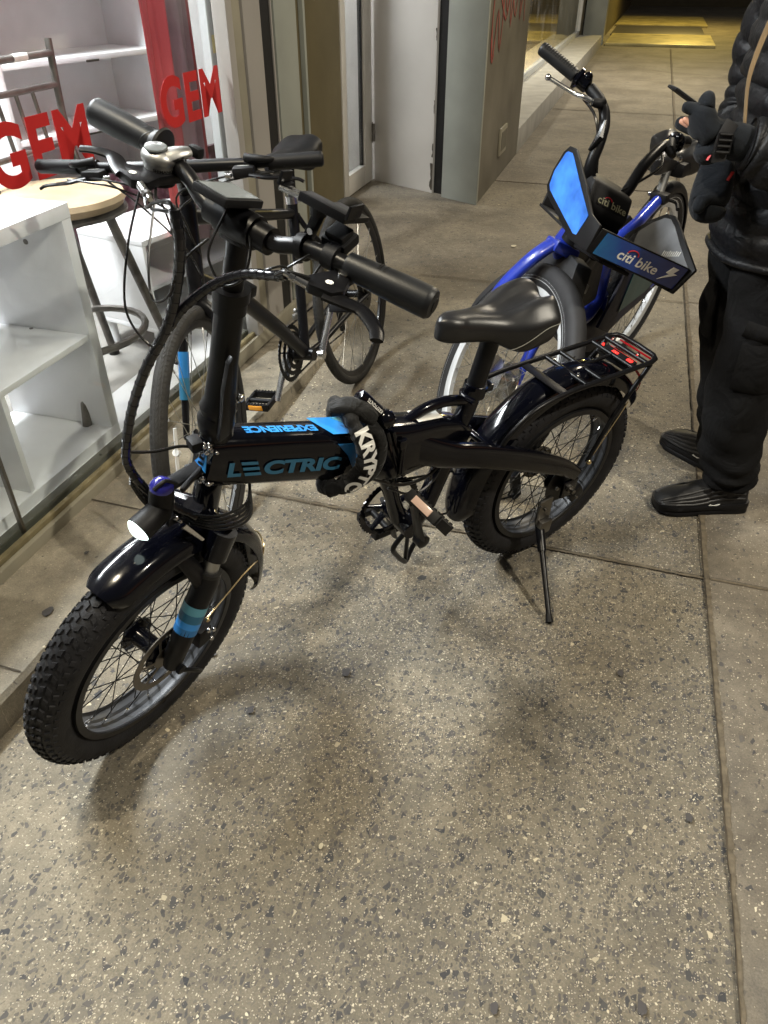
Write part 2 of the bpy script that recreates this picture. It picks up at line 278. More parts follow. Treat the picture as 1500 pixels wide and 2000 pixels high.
def curtainmat():
    m, t, p = mnodes('red_sheer_fabric'); L = t.links.new
    tc = N(t, 'ShaderNodeTexCoord'); w_ = N(t, 'ShaderNodeTexNoise', Scale=2.0, Detail=2.0); L(tc.outputs['Object'], w_.inputs['Vector'])
    r = N(t, 'ShaderNodeValToRGB'); e = r.color_ramp.elements; e[0].position = 0.35; e[0].color = (0.46, 0.065, 0.08, 1); e[1].position = 0.7; e[1].color = (0.80, 0.15, 0.16, 1)
    L(w_.outputs['Fac'], r.inputs['Fac']); L(r.outputs[0], p.inputs['Base Color']); p.inputs['Roughness'].default_value = 0.45; return m
M['curtain'] = curtainmat()
def gradmat():
    m, t, p = mnodes('teal_to_navy_printed_panel'); L = t.links.new
    tc = N(t, 'ShaderNodeTexCoord'); mp = N(t, 'ShaderNodeMapping', vector_type='TEXTURE'); L(tc.outputs['Generated'], mp.inputs['Vector'])
    sx = N(t, 'ShaderNodeSeparateXYZ'); L(tc.outputs['Generated'], sx.inputs[0])
    nz = N(t, 'ShaderNodeTexNoise', Scale=5.0, Detail=4.0); L(tc.outputs['Generated'], nz.inputs['Vector'])
    ad = N(t, 'ShaderNodeMath', operation='MULTIPLY_ADD'); L(nz.outputs['Fac'], ad.inputs[0]); ad.inputs[1].default_value = .35; L(sx.outputs[1], ad.inputs[2])
    r = N(t, 'ShaderNodeValToRGB'); e = r.color_ramp.elements; e[0].position = 0.1; e[0].color = (0.010, 0.17, 0.40, 1); e[1].position = 1.15 if False else 1.0; e[1].color = (0.004, 0.014, 0.13, 1); k = e.new(.5); k.color = (.004, .045, .27, 1)
    L(ad.outputs[0], r.inputs['Fac']); L(r.outputs[0], p.inputs['Base Color']); p.inputs['Roughness'].default_value = 0.35; p.inputs['Coat Weight'].default_value = .25; return m
M['panelgrad'] = gradmat()
M['curtain2'] = mat('greyish_mauve_fabric', (0.45, 0.30, 0.33), 0.5)

# ------------------------------------------------------------------ mesh tools
def smooth_path(pts, k=6, closed=False):
    P = [Vector(p) for p in pts]; n = len(P); o = []
    rng = n if closed else n - 1
    for i in range(rng):
        if closed: a, b, c, d = P[(i - 1) % n], P[i], P[(i + 1) % n], P[(i + 2) % n]
        else: a, b, c, d = P[max(i - 1, 0)], P[i], P[i + 1], P[min(i + 2, n - 1)]
        for j in range(k):
            u = j / k
            o.append(0.5 * ((2 * b) + (c - a) * u + (2 * a - 5 * b + 4 * c - d) * u * u + (3 * b - a - 3 * c + d) * u ** 3))
    if not closed: o.append(P[-1])
    return o
def lerpl(vals, n):
    o = []
    for i in range(n):
        f = i / (n - 1) * (len(vals) - 1); a = int(min(f, len(vals) - 2)); o.append(vals[a] + (vals[a + 1] - vals[a]) * (f - a))
    return o
class MB:
    def __init__(s, X=None): s.bm = bmesh.new(); s.mi = 0; s.X = X
    def T(s, v): return (s.X @ Vector(v)) if s.X is not None else Vector(v)
    def m(s, i): s.mi = i; return s
    def face(s, vs):
        try: f = s.bm.faces.new(vs); f.material_index = s.mi; f.smooth = True; return f
        except ValueError: return None
    def loft(s, rings, closed=True, caps=True, loop=False):
        R_ = [[s.bm.verts.new(s.T(p)) for p in r] for r in rings]
        n = len(R_[0]); m_ = len(R_)
        for i in range(m_ if loop else m_ - 1):
            A, B = R_[i], R_[(i + 1) % m_]
            for j in range(n if closed else n - 1):
                s.face((A[j], A[(j + 1) % n], B[(j + 1) % n], B[j]))
        if caps and not loop and closed:
            s.face(list(reversed(R_[0]))); s.face(R_[-1])
        return s
    def tube(s, pts, r, n=10, k=0, closed=False, caps=True, sq=(1.0, 1.0), up=None, se=2.0):
        P = smooth_path(pts, k, closed) if k else [Vector(p) for p in pts]
        m_ = len(P); rr = lerpl(list(r), m_) if isinstance(r, (list, tuple)) else [r] * m_
        rings = []; nrm = None
        for i in range(m_):
            a = P[(i - 1) % m_] if (closed or i > 0) else P[i]; b = P[(i + 1) % m_] if (closed or i < m_ - 1) else P[i]
            t = (b - a)
            if t.length < 1e-9: t = Vector((0, 0, 1))
            t.normalize()
            if up is not None: u = Vector(up) - t * Vector(up).dot(t)
            elif nrm is None:
                u = Vector((0, 0, 1)) if abs(t.z) < 0.9 else Vector((1, 0, 0)); u = u - t * u.dot(t)
            else: u = nrm - t * nrm.dot(t)
            if u.length < 1e-6: u = t.orthogonal()
            u.normalize(); nrm = u; v = t.cross(u); ring = []
            for j in range(n):
                an = 2 * PI * j / n; ca, sa = math.cos(an), math.sin(an)
                if se != 2.0:
                    ca = math.copysign(abs(ca) ** (2 / se), ca); sa = math.copysign(abs(sa) ** (2 / se), sa)
                ring.append(P[i] + u * (ca * rr[i] * sq[0]) + v * (sa * rr[i] * sq[1]))
            rings.append(ring)
        s.loft(rings, True, caps, closed); return s
    def box(s, c, size, rot=None, bev=0.0, seg=2):
        b2 = bmesh.new(); bmesh.ops.create_cube(b2, size=1.0)
        for v in b2.verts: v.co = Vector((v.co.x * size[0], v.co.y * size[1], v.co.z * size[2]))
        if bev: bmesh.ops.bevel(b2, geom=b2.edges[:], offset=bev, segments=seg, affect='EDGES', profile=0.6)
        Mx = Matrix.Translation(Vector(c)) @ (rot.to_4x4() if rot is not None else Matrix.Identity(4))
        vm = {}
        for v in b2.verts: vm[v] = s.bm.verts.new(s.T(Mx @ v.co))
        for f in b2.faces: s.face([vm[v] for v in f.verts])
        b2.free(); return s
    def prism(s, outline, vec, bev=0.0):
        b2 = bmesh.new(); a = [b2.verts.new(Vector(p)) for p in outline]; f = b2.faces.new(a)
        r = bmesh.ops.extrude_face_region(b2, geom=[f])
        for g in r['geom']:
            if isinstance(g, bmesh.types.BMVert): g.co += Vector(vec)
        if bev: bmesh.ops.bevel(b2, geom=b2.edges[:], offset=bev, segments=2, affect='EDGES', profile=0.6)
        bmesh.ops.recalc_face_normals(b2, faces=b2.faces[:])
        vm = {}
        for v in b2.verts: vm[v] = s.bm.verts.new(s.T(v.co))
        for f in b2.faces: s.face([vm[v] for v in f.verts])
        b2.free(); return s
    def lathe(s, prof, o, ax, n=24, caps=True, ref=None):
        ax = Vector(ax).normalized(); u = (Vector(ref) if ref else ax.orthogonal()); u = (u - ax * u.dot(ax)).normalized(); v = ax.cross(u); o = Vector(o)
        s.loft([[o + ax * h + (u * math.cos(2 * PI * j / n) + v * math.sin(2 * PI * j / n)) * r for j in range(n)] for r, h in prof], True, caps); return s
    def ball(s, c, r, n=14, sc=(1, 1, 1), rot=None):
        prof = []; m_ = max(6, n // 2)
        rings = []
        for i in range(m_ + 1):
            a = PI * i / m_; rr = max(math.sin(a), 0.001); z = -math.cos(a); ring = []
            for j in range(n):
                p = Vector((rr * math.cos(2 * PI * j / n) * sc[0], rr * math.sin(2 * PI * j / n) * sc[1], z * sc[2])) * r
                if rot is not None: p = rot @ p
                ring.append(Vector(c) + p)
            rings.append(ring)
        s.loft(rings); return s
    def build(s, name, mats, parent=None, ang=40, label=None, flat=False):
        bmesh.ops.recalc_face_normals(s.bm, faces=s.bm.faces[:])
        me = bpy.data.meshes.new(name); s.bm.to_mesh(me); s.bm.free()
        if not isinstance(mats, (list, tuple)): mats = [mats]
        for x in mats: me.materials.append(M[x] if isinstance(x, str) else x)
        if flat:
            for p in me.polygons: p.use_smooth = False
        else: me.set_sharp_from_angle(angle=R(ang))
        o = bpy.data.objects.new(name, me); COL.objects.link(o)
        if parent is not None: o.parent = parent
        if label: o['label'] = label
        return o
def tag(o, label=None, cat=None, group=None, kind=None):
    if label: o['label'] = label
    if cat: o['category'] = cat
    if group: o['group'] = group
    if kind: o['kind'] = kind
    return o
def thing(name, label, cat, mtx=None, group=None):
    o = bpy.data.objects.new(name, None); COL.objects.link(o); o.empty_display_size = 0.1
    if mtx is not None: o.matrix_world = mtx
    return tag(o, label, cat, group)
def frame_matrix(cx, cy, yaw, lean, Rw, W):
    y, l = R(yaw), R(lean)
    d = Vector((math.cos(y), math.sin(y), 0)); n = Vector((-math.sin(y), math.cos(y), 0)); z = Vector((0, 0, 1))
    up = z * math.cos(l) + n * math.sin(l); nn = n * math.cos(l) - z * math.sin(l)
    C = Vector((cx, cy, (Rw - W) * math.cos(l) + W)); O = C - up * Rw
    return Matrix(((d.x, nn.x, up.x, O.x), (d.y, nn.y, up.y, O.y), (d.z, nn.z, up.z, O.z), (0, 0, 0, 1)))
def text_mesh(body, height, bold=0.0, extrude=0.0, sx=1.0, shear=0.0, spacing=1.0):
    cu = bpy.data.curves.new('txt', 'FONT'); cu.body = body; cu.size = 1.0; cu.offset = bold; cu.extrude = extrude; cu.space_character = spacing; cu.shear = shear; cu.resolution_u = 6
    ob = bpy.data.objects.new('txt', cu); COL.objects.link(ob)
    me = bpy.data.meshes.new_from_object(ob.evaluated_get(bpy.context.evaluated_depsgraph_get()))
    bpy.data.objects.remove(ob); bpy.data.curves.remove(cu)
    xs = [v.co.x for v in me.vertices]; ys = [v.co.y for v in me.vertices]
    x0, x1, y0, y1 = min(xs), max(xs), min(ys), max(ys); k = height / 0.73
    for v in me.vertices: v.co = Vector(((v.co.x - x0) * k * sx, v.co.y * k, v.co.z * k))
    return me, (x1 - x0) * k * sx
def text(name, body, height, fn, m, parent=None, width=None, X=None, **kw):
    """fn maps (u, v) in metres along and up the lettering to a point"""
    me, w_ = text_mesh(body, height, **kw); f = (width / w_) if width else 1.0
    for v in me.vertices: v.co = (X @ Vector(fn(v.co.x * f, v.co.y, v.co.z))) if X is not None else Vector(fn(v.co.x * f, v.co.y, v.co.z))
    me.materials.clear(); me.materials.append(M[m] if isinstance(m, str) else m)
    o = bpy.data.objects.new(name, me); COL.objects.link(o)
    if parent is not None: o.parent = parent
    return o
def skinned(name, verts, edges, radii, m, parent=None, sub=2, root=0):
    me = bpy.data.meshes.new(name); me.from_pydata([tuple(v) for v in verts], edges, [])
    ob = bpy.data.objects.new(name, me); COL.objects.link(ob)
    sk = ob.modifiers.new('s', 'SKIN'); sk.use_smooth_shade = True
    for i, r in enumerate(radii):
        sv = me.skin_vertices[0].data[i]; sv.radius = r if isinstance(r, tuple) else (r, r); sv.use_root = (i == root)
    ss = ob.modifiers.new('u', 'SUBSURF'); ss.levels = sub; ss.render_levels = sub
    nm = bpy.data.meshes.new_from_object(ob.evaluated_get(bpy.context.evaluated_depsgraph_get()))
    bpy.data.objects.remove(ob); bpy.data.meshes.remove(me)
    nm.name = name; nm.materials.clear()
    for x in (m if isinstance(m, (list, tuple)) else [m]): nm.materials.append(M[x] if isinstance(x, str) else x)
    o = bpy.data.objects.new(name, nm); COL.objects.link(o)
    for p in nm.polygons: p.use_smooth = True
    if parent is not None: o.parent = parent
    return o
def st_box(mb, s0, s1, t0, t1, z0, z1, bev=0.0):
    b2 = bmesh.new(); bmesh.ops.create_cube(b2, size=1.0)
    for v in b2.verts: v.co = Vector(((v.co.x) * (s1 - s0), v.co.y * (t1 - t0), v.co.z * (z1 - z0)))
    if bev: bmesh.ops.bevel(b2, geom=b2.edges[:], offset=bev, segments=2, affect='EDGES', profile=0.6)
    vm = {}
    for v in b2.verts: vm[v] = mb.bm.verts.new(ST(v.co.x + (s0 + s1) / 2, v.co.y + (t0 + t1) / 2, v.co.z + (z0 + z1) / 2))
    for f in b2.faces: mb.face([vm[v] for v in f.verts])
    b2.free(); return mb
def struct(o, label=None): o['kind'] = 'structure'; return o
# ------------------------------------------------------------------ the setting
mb = MB()
mb.face([mb.bm.verts.new(p) for p in (ST(-15, -12, 0), ST(-15, 20, 0), ST(80, 20, 0), ST(80, -12, 0))])
struct(mb.build('sidewalk', 'walk'))
mb = MB(); st_box(mb, 6.2, 17.4, -1.0, 4.0, -0.02, 0.006)
struct(mb.build('far_pavement', 'walk2'))
mb = MB(); mb.face([mb.bm.verts.new(p) for p in (ST(-4, .425, .004), ST(.9, .405, .004), ST(6.2, .35, .004), ST(6.2, 9, .004), ST(-4, 9, .004))])
struct(mb.build('right_pavement', 'walk2'))
# joints between the slabs: narrow uneven dirty strips 4 mm proud, the long one with a lip
def joint(p, q, wd, z=0.005, n=60, wob=0.003):
    mb = MB(); r = random.Random(int(p[0] * 100 + p[1] * 10)); A, B = Vector((*p, 0)), Vector((*q, 0)); d = (B - A).normalized(); nn = Vector((-d.y, d.x, 0)); L_, R_ = [], []
    for i in range(n + 1):
        c = A.lerp(B, i / n); o = r.uniform(-wob, wob); ww = wd * r.uniform(0.55, 1.2)
        L_.append(ST(c.x + nn.x * (ww + o), c.y + nn.y * (ww + o), z)); R_.append(ST(c.x - nn.x * (ww - o), c.y - nn.y * (ww - o), z))
    mb.loft([L_, R_], closed=False, caps=False); return mb
def jpair(p, q, wd, z=0.0065, n=80, wob=0.0012, side=1):
    struct(joint(p, q, wd, z, n, wob).build('sidewalk_joint', 'jfill'))
    off = Vector((q[1] - p[1], p[0] - q[0], 0)).normalized() * wd * .9 * side
    struct(joint((p[0] + off.x, p[1] + off.y), (q[0] + off.x, q[1] + off.y), wd * .26, z + .002, n, wob * .6).build('joint_crack', 'joint'))
jpair((-2, 0.425), (0.9, 0.405), 0.0055, n=110); jpair((0.9, 0.405), (1.77, 0.390), 0.0075, n=90); jpair((1.77, 0.390), (6.2, 0.35), 0.010, n=150)
jpair((6.2, 0.35), (17.4, 0.29), 0.013, z=0.0105, n=60)
jpair((1.795, -1.1), (1.77, 0.383), 0.0045, n=90); jpair((1.772, 0.397), (1.74, 4.0), 0.005, n=90)
jpair((3.95, -1.0), (3.93, 0.36), 0.004, n=70); jpair((3.94, 0.38), (3.93, 4.0), 0.004, n=70)
jpair((9.75, -1.0), (9.6, 4.0), 0.010, z=0.0105, n=70)
# low concrete step along the shop front, running out into the pavement
mb = MB(); prof = []
ss = [-6, -3, -1, 0, 0.5, 0.877, 1.3, 1.7, 2.1, 2.4, 2.7, 3.0, 3.3]
for s_ in ss:
    h = 0.085 if s_ < 2.1 else 0.085 * max(0.05, 1 - (s_ - 2.1) / 1.2)
    e = -1.12 + 0.006 * math.sin(s_ * 9)
    prof.append([ST(s_, e + 0.004, -0.01), ST(s_, e, h - 0.012), ST(s_, e - 0.01, h), ST(s_, -1.40, h), ST(s_, -1.40, -0.01)])
mb.loft(prof, True, True)
struct(mb.build('raised_step', 'step', ang=25))
def sjoint(s0, s1, z):
    mb = MB(); mb.face([mb.bm.verts.new(p) for p in (ST(s0, -1.125, z), ST(s0 + .004, -1.125, z), ST(s1 + .004, -1.37, z), ST(s1, -1.37, z))]); return mb
struct(sjoint(0.875, 0.88, 0.089).build('step_joint', 'joint')); struct(sjoint(1.50, 1.505, 0.089).build('step_joint', 'joint'))

# dark gum spots and pale specks trodden into the ground, as thin patches
def blob(name, s_, t_, r_, z, m_, k=1.4, seed=1):
    q = random.Random(seed); mb = MB(); vs = []
    for j in range(14):
        a = 2 * PI * j / 14; rr = r_ * q.uniform(0.75, 1.15); vs.append(mb.bm.verts.new(ST(s_ + rr * k * math.cos(a), t_ + rr * math.sin(a), z)))
    mb.face(vs); return struct(mb.build(name, m_))
M['gum'] = mat('trodden_dark_gum', (0.06, 0.055, 0.055), 0.7, var=0.2)
M['pale'] = mat('pale_dropped_speck', (0.5, 0.45, 0.32), 0.7)
for i, (s_, t_, r_, z, m_) in enumerate([(1.06, -1.19, .012, .0895, 'gum'), (1.285, -1.235, .006, .0895, 'gum'), (0.99, -0.62, .008, .006, 'gum'), (1.12, -0.78, .006, .006, 'gum'), (0.73, -0.35, .005, .006, 'pale'), (1.50, -0.01, .007, .006, 'pale'),
     (0.55, 0.02, .007, .006, 'gum'), (0.62, 0.25, .009, .006, 'gum'), (1.35, 0.18, .008, .006, 'gum'), (1.0, 0.33, .008, .006, 'gum'), (1.16, -0.45, .010, .006, 'gum'), (2.9, -0.3, .010, .006, 'pale'), (3.4, -0.55, .010, .006, 'gum'), (2.5, -0.35, .008, .006, 'pale'), (4.6, -0.6, .016, .006, 'pale')]):
    blob('gum_spot', s_, t_, r_, z, m_, seed=i)

mb = MB(); q = random.Random(11)
for k in range(70):
    s_ = q.gauss(2.45, .28); t_ = -1.10 + abs(q.gauss(0, .09)); r_ = q.uniform(.0015, .0045); a0 = q.uniform(0, 6)
    mb.face([mb.bm.verts.new(ST(s_ + r_ * q.uniform(.6, 1.3) * math.cos(a0 + j * 1.25), t_ + r_ * q.uniform(.5, 1.2) * math.sin(a0 + j * 1.25), .0045 + .001 * (j % 2))) for j in range(5)])
tag(mb.build('crumb_litter', 'pale', flat=True), 'pale crumbs and flakes scattered on the pavement beside the low step', 'litter', kind='stuff')
# shop interior room
mb = MB(); st_box(mb, -8, 3.83, -6.5, -1.402, -0.02, 0.10); st_box(mb, 3.831, 5.2, -6.5, -2.001, -0.02, 0.10)
struct(mb.build('shop_floor', 'tile'))
mb = MB(); st_box(mb, -8, 5.2, -6.6, -6.5, 0.1, 3.2)
struct(mb.build('shop_back_wall', 'wall'))
mb = MB(); st_box(mb, 4.75, 4.85, -6.5, -2.0, 0.1, 3.0)
struct(mb.build('shop_side_wall', 'wall'))
mb = MB(); st_box(mb, -8, 6.2, -6.6, -1.30, 3.0, 3.2)
struct(mb.build('shop_ceiling', 'wall'))
mb = MB(); st_box(mb, -8, 7.3, -1.30, -1.0, 2.9, 3.2); st_box(mb, 7.3, 18.0, -1.5, -1.0, 2.9, 3.2)
struct(mb.build('facade_header', 'palegreen'))
mb = MB(); st_box(mb, 6.0, 7.3, -6.6, -1.32, 0.0, 3.0)
struct(mb.build('recess_wall', 'doorwhite'))

# shop window : sill, gold seal, glass panes, mullion frame, lettering
SW = thing('shop_window', 'large shop window with red GEM lettering above a putty coloured metal sill', 'window', Matrix.Translation(ST(1.2, -1.4, 0.07)))
SWI = SW.matrix_world.inverted()
def inl(o, p):   # keep world placement under a parent
    o.parent = p; o.matrix_parent_inverse = Matrix.Translation(-p.matrix_world.translation) if p.type == 'EMPTY' else Matrix.Identity(4); return o
mb = MB(); st_box(mb, -6, 3.84, -1.43, -1.37, 0.06, 0.118, 0.003)
inl(mb.build('sill', 'sill'), SW)
mb = MB(); st_box(mb, -6, 2.694, -1.400, -1.384, 0.1185, 0.135, 0.002)
inl(mb.build('glazing_seal', 'gold'), SW)
mb = MB(); st_box(mb, -6, 2.694, -1.446, -1.4165, 0.1185, 0.142, 0.002)
for s_ in (1.18, 1.66, 2.12, 2.55): mb.m(1).lathe([(.004, 0), (.004, .002)], ST(s_, -1.428, .142), (0, 0, 1), 8)
inl(mb.build('inner_bead', ['bead', 'black']), SW)
for a, b in ((-6, 1.268), (1.276, 2.72)):
    mb = MB(); st_box(mb, a, b, -1.416, -1.408, 0.125, 2.9)
    inl(mb.build('glass_pane', 'glass'), SW)
mb = MB(); st_box(mb, 1.2675, 1.2765, -1.418, -1.406, 0.13, 2.9)
inl(mb.build('glass_joint', 'steel'), SW)
fr_ = MB()
st_box(fr_, 2.697, 2.785, -1.47, -1.440, 0.1185, 2.9, 0.003)          # white inner frame
fr_.m(1); st_box(fr_, 2.696, 2.742, -1.42, -1.368, 0.1185, 2.9, 0.003)  # putty upright
fr_.m(2); st_box(fr_, 2.745, 2.758, -1.43, -1.385, 0.1185, 2.9, 0.001); st_box(fr_, 2.760, 2.850, -1.435, -1.392, 0.1185, 2.9, 0.002)
for z_ in (0.28, 0.52, 0.76, 0.99, 1.2, 1.45, 1.7): fr_.m(3).lathe([(.003, 0), (.003, .002)], ST(2.772, -1.4395, z_), TV, 8)
inl(fr_.build('frame', ['whiteframe', 'housing', 'sill', 'black']), SW)
pn = MB(); st_box(pn, 2.858, 3.000, -1.43, -1.385, 0.1185, 2.9, 0.003); pn.m(1); st_box(pn, 3.003, 3.085, -1.45, -1.388, 0.1185, 2.9)
pn.m(0); st_box(pn, 3.088, 3.098, -1.43, -1.384, 0.1185, 2.9); pn.m(1); st_box(pn, 3.1, 3.118, -1.45, -1.402, 0.1185, 2.9)
pn.m(2); st_box(pn, 3.121, 3.335, -1.43, -1.385, 0.1185, 2.9, 0.003); pn.m(3); st_box(pn, 3.338, 3.395, -1.45, -1.400, 0.1185, 2.9); pn.m(2); st_box(pn, 3.398, 3.42, -1.43, -1.381, 0.1185, 2.9, .002)
o = inl(pn.build('shutter_housing', ['housing', 'black', 'palegreen', 'post_brown']), SW)
mb = MB(); st_box(mb, 3.423, 3.83, -1.60, -1.382, 0.1185, 2.9, 0.004)
inl(mb.build('corner_post', 'post_brown'), SW)
def gem(s0, z0, wd, h):
    fn = lambda u, v, z: ST(s0 + u, -1.4045 + z, z0 + v)
    o = text('lettering', 'GEM', h, fn, 'red', width=wd, bold=0.034, extrude=0.0008, spacing=1.08)
    inl(o, SW); o['label'] = 'red letters GEM on the glass'; return o
gem(1.515, 0.948, 0.388, 0.137); gem(2.278, 0.962, 0.388, 0.137)
mb = MB(); st_box(mb, 2.712, 2.75, -1.4385, -1.4375, 1.125, 1.178); tag(mb.build('paper_note', 'yellow_paper'), 'small yellow paper note stuck high on the white window frame', 'note')
mb = MB(); st_box(mb, 2.712, 2.762, -1.4385, -1.4375, 1.015, 1.062); tag(mb.build('paper_note', 'blue_paper'), 'small pale blue note stuck on the white frame below the yellow one', 'note')
mb = MB(); st_box(mb, -6, 2.69, -1.66, -1.448, 0.1005, 0.117); struct(mb.build('window_board', 'melamine'))

# recessed doorway
mb = MB(); st_box(mb, 3.84, 5.30, -2.0, -1.93, 0.0, 3.0); struct(mb.build('recess_side_wall', 'post_brown'))
DR = thing('glazed_door', 'putty coloured metal door with a tall bright glass pane in the recessed entrance', 'door', Matrix.Translation(ST(5.3, -1.92, 0)))
mb = MB(); st_box(mb, 5.30, 5.39, -1.95, -1.905, 0.01, 2.3, .003); st_box(mb, 5.765, 5.93, -1.95, -1.905, 0.01, 2.3, .003); st_box(mb, 5.39, 5.765, -1.949, -1.906, 0.01, 0.145, .003)
inl(mb.build('door_frame', 'doorwhite'), DR)
mb = MB(); st_box(mb, 5.39, 5.74, -1.935, -1.925, 0.145, 2.3); inl(mb.build('glass', 'glass'), DR)
mb = MB(); st_box(mb, 5.742, 5.762, -1.945, -1.92, 0.146, 2.3); inl(mb.build('gasket', 'black'), DR)
mb = MB(); mb.tube([ST(5.925, -1.893, .28), ST(5.925, -1.893, .40)], .012, 10); st_box(mb, 5.915, 5.935, -1.904, -1.899, .27, .41); inl(mb.build('hinge', 'steel'), DR)
mb = MB(); st_box(mb, 5.2, 6.0, -3.0, -2.95, 0.0, 3.0); struct(mb.build('lobby_wall', 'wall'))
mb = MB(); st_box(mb, 4.86, 6.0, -2.94, -1.96, 0.0, 0.02); struct(mb.build('lobby_floor', 'tile'))
PN = MB(); a, b = ST(5.95, -1.895, 0), ST(5.700, -1.378, 0); d = (b - a).normalized(); bk = Vector((-d.y, d.x, 0)) * 0.04
if bk.dot(SV) < 0: bk = -bk
PN.prism([a, b, b + bk, a + bk], (0, 0, 2.9), 0.002); PNo = tag(PN.build('metal_wall_panel', 'doorwhite'), 'plain off-white metal wall panel between the glazed door and the grey pier', 'wall')
for z0, z1, wch, sd_ in ((.02, .20, .030, 1), (.24, .33, .014, 2), (.52, .60, .010, 3), (.95, 1.02, .012, 4)):
    q = random.Random(sd_); ch_ = MB(); L1 = [b - d * (wch * q.uniform(.3, 1)) - bk * .012 + Vector((0, 0, z0 + (z1 - z0) * k / 7)) for k in range(8)]
    ch_.prism(L1 + [b - bk * .012 + Vector((0, 0, z1)), b - bk * .012 + Vector((0, 0, z0))], tuple(-bk * .02)); ch_.build('paint_chip', 'joint', PNo)
b2_ = MB(); b2_.prism([b + d * .002 + bk * .5, b + d * .098 + bk * .5, b + d * .098 + bk * 2.5, b + d * .002 + bk * 2.5], (0, 0, 2.9)); struct(b2_.build('panel_gap', 'black'))
PR = thing('corner_pier', 'pale grey-green steel pier with dirty side and red graffiti scrawl', 'pillar', Matrix.Translation(ST(5.5, -1.1, 0)))
A_, B_, C_, D_ = ST(5.605, -1.285, 0), ST(5.458, -1.0, 0), ST(7.25, -1.0, 0), ST(7.25, -1.285, 0)
mb = MB(); n_ = (B_ - A_).normalized(); mb.prism([A_, B_, B_ + SV * .05, A_ + SV * .05], (0, 0, 2.9), 0.003); inl(mb.build('pier_front', 'palegreen'), PR)
mb = MB(); mb.prism([A_ + SV * .053, B_ + SV * .053 - TV * .003, C_ - TV * .003, D_], (0, 0, 2.9)); inl(mb.build('pier_side', 'pier'), PR)
mb = MB(); st_box(mb, 6.22, 6.50, -1.002, -0.985, 0.17, 0.36, .004); mb.m(1); st_box(mb, 6.25, 6.47, -0.9845, -0.982, 0.20, 0.33); inl(mb.build('access_flap', ['sill', 'pier_side']), PR)
mb = MB(); q = random.Random(3)
for poly in ([(5.6, 1.05), (5.68, .86), (5.80, 1.12), (5.92, .88), (5.98, 1.2), (5.75, 1.3), (6.1, 1.05), (6.25, 1.28), (6.3, 1.0), (6.42, 1.3)], [(5.65, 1.32), (5.6, 1.0), (5.66, .84), (5.72, .88)], [(6.0, 1.4), (6.12, 1.1), (6.3, 1.22), (6.5, 1.05), (6.6, 1.35)], [(6.7, 1.3), (6.72, 1.02), (6.85, 1.25), (6.95, 1.0)]):
    mb.tube([ST(s_ + .0, -0.9995, z_) for s_, z_ in poly], 0.011, 6, k=4, sq=(1, .08), up=SV)
inl(mb.build('graffiti', 'scrawl'), PR)
# window further along with its stone ledge
FW = thing('far_shop_window', 'further shop window with a warm lit interior above a light stone ledge', 'window', Matrix.Translation(ST(12, -1.3, 0)))
mb = MB(); st_box(mb, 7.26, 17.45, -1.52, -1.0, 0.0, 0.20, .006); inl(mb.build('stone_ledge', 'ledge'), FW)
mb = MB(); st_box(mb, 7.26, 17.4, -1.5, -1.43, 0.2, 0.27, .004); st_box(mb, 17.32, 17.45, -1.5, -1.42, .27, 2.9); st_box(mb, 7.26, 7.36, -1.5, -1.42, .27, 2.9); inl(mb.build('frame', 'whiteframe'), FW)
mb = MB(); st_box(mb, 7.36, 17.32, -1.47, -1.46, 0.27, 2.9); inl(mb.build('glass_pane', 'glass'), FW)
mb = MB(); st_box(mb, 7.26, 18.0, -5.0, -4.9, 0, 3); st_box(mb, 7.30, 18.0, -4.9, -1.6, 0.0, 0.1); st_box(mb, 7.3, 18, -4.9, -1.53, 2.9, 3.0); struct(mb.build('far_shop_wall', 'amberwall'))
mb = MB(); st_box(mb, 9.5, 12.0, -3.2, -2.8, .1, .75, .02); tag(mb.build('display_counter', 'darkbox'), 'dark low display counter inside the far lit window', 'counter')
mb = MB(); st_box(mb, 17.5, 17.9, -3.0, -1.42, 0, 3.0, .01); struct(mb.build('end_wall', 'post_brown'))
mb = MB(); st_box(mb, 17.95, 18.3, -1.40, -1.0, 0, 3.0, .01); tag(mb.build('wall_pier', 'palegreen'), 'narrow grey-green pier at the far end of the stone ledge', 'pillar')
for i, (a, b, t0, t1) in enumerate(((17.9, 20.4, -0.95, 1.10), (23.3, 27.0, -1.05, 1.15))):
    mb = MB(); st_box(mb, a, b, t0, t1, -0.01, 0.05, .01)
    for k in range(9): st_box(mb, a + .1 + k * (b - a - .2) / 9, a + .1 + (k + .5) * (b - a - .2) / 9, t0 + .05, t1 - .05, .0505, .054)
    tag(mb.build('pavement_hatch', 'yellow_lit_plate'), ('nearer' if i == 0 else 'further') + ' yellow lit metal plate in the pavement at the far end', 'hatch', 'metal plates in the far pavement')
mb = MB(); st_box(mb, 20.45, 23.25, -1.0, 1.0, -0.01, 0.03, .01); struct(mb.build('hatch_surround', 'steel'))
mb = MB(); st_box(mb, 34, 34.3, -8, 12, 0, 5); struct(mb.build('far_wall', 'post_brown'))
mb = MB(); st_box(mb, 18.3, 34, -1.3, -1.1, 0, 4); struct(mb.build('far_side_wall', 'post_brown'))

# ------------------------------------------------------------------ things inside the shop
def rotbox(mb, o, ex, ey, x0, x1, y0, y1, z0, z1, bev=.002):
    ez = Vector((0, 0, 1)); Mx = Matrix(((ex.x, ey.x, 0, o.x), (ex.y, ey.y, 0, o.y), (0, 0, 1, o.z), (0, 0, 0, 1)))
    keep = mb.X; mb.X = Mx; mb.box(((x0 + x1) / 2, (y0 + y1) / 2, (z0 + z1) / 2), (x1 - x0, y1 - y0, z1 - z0), None, bev); mb.X = keep
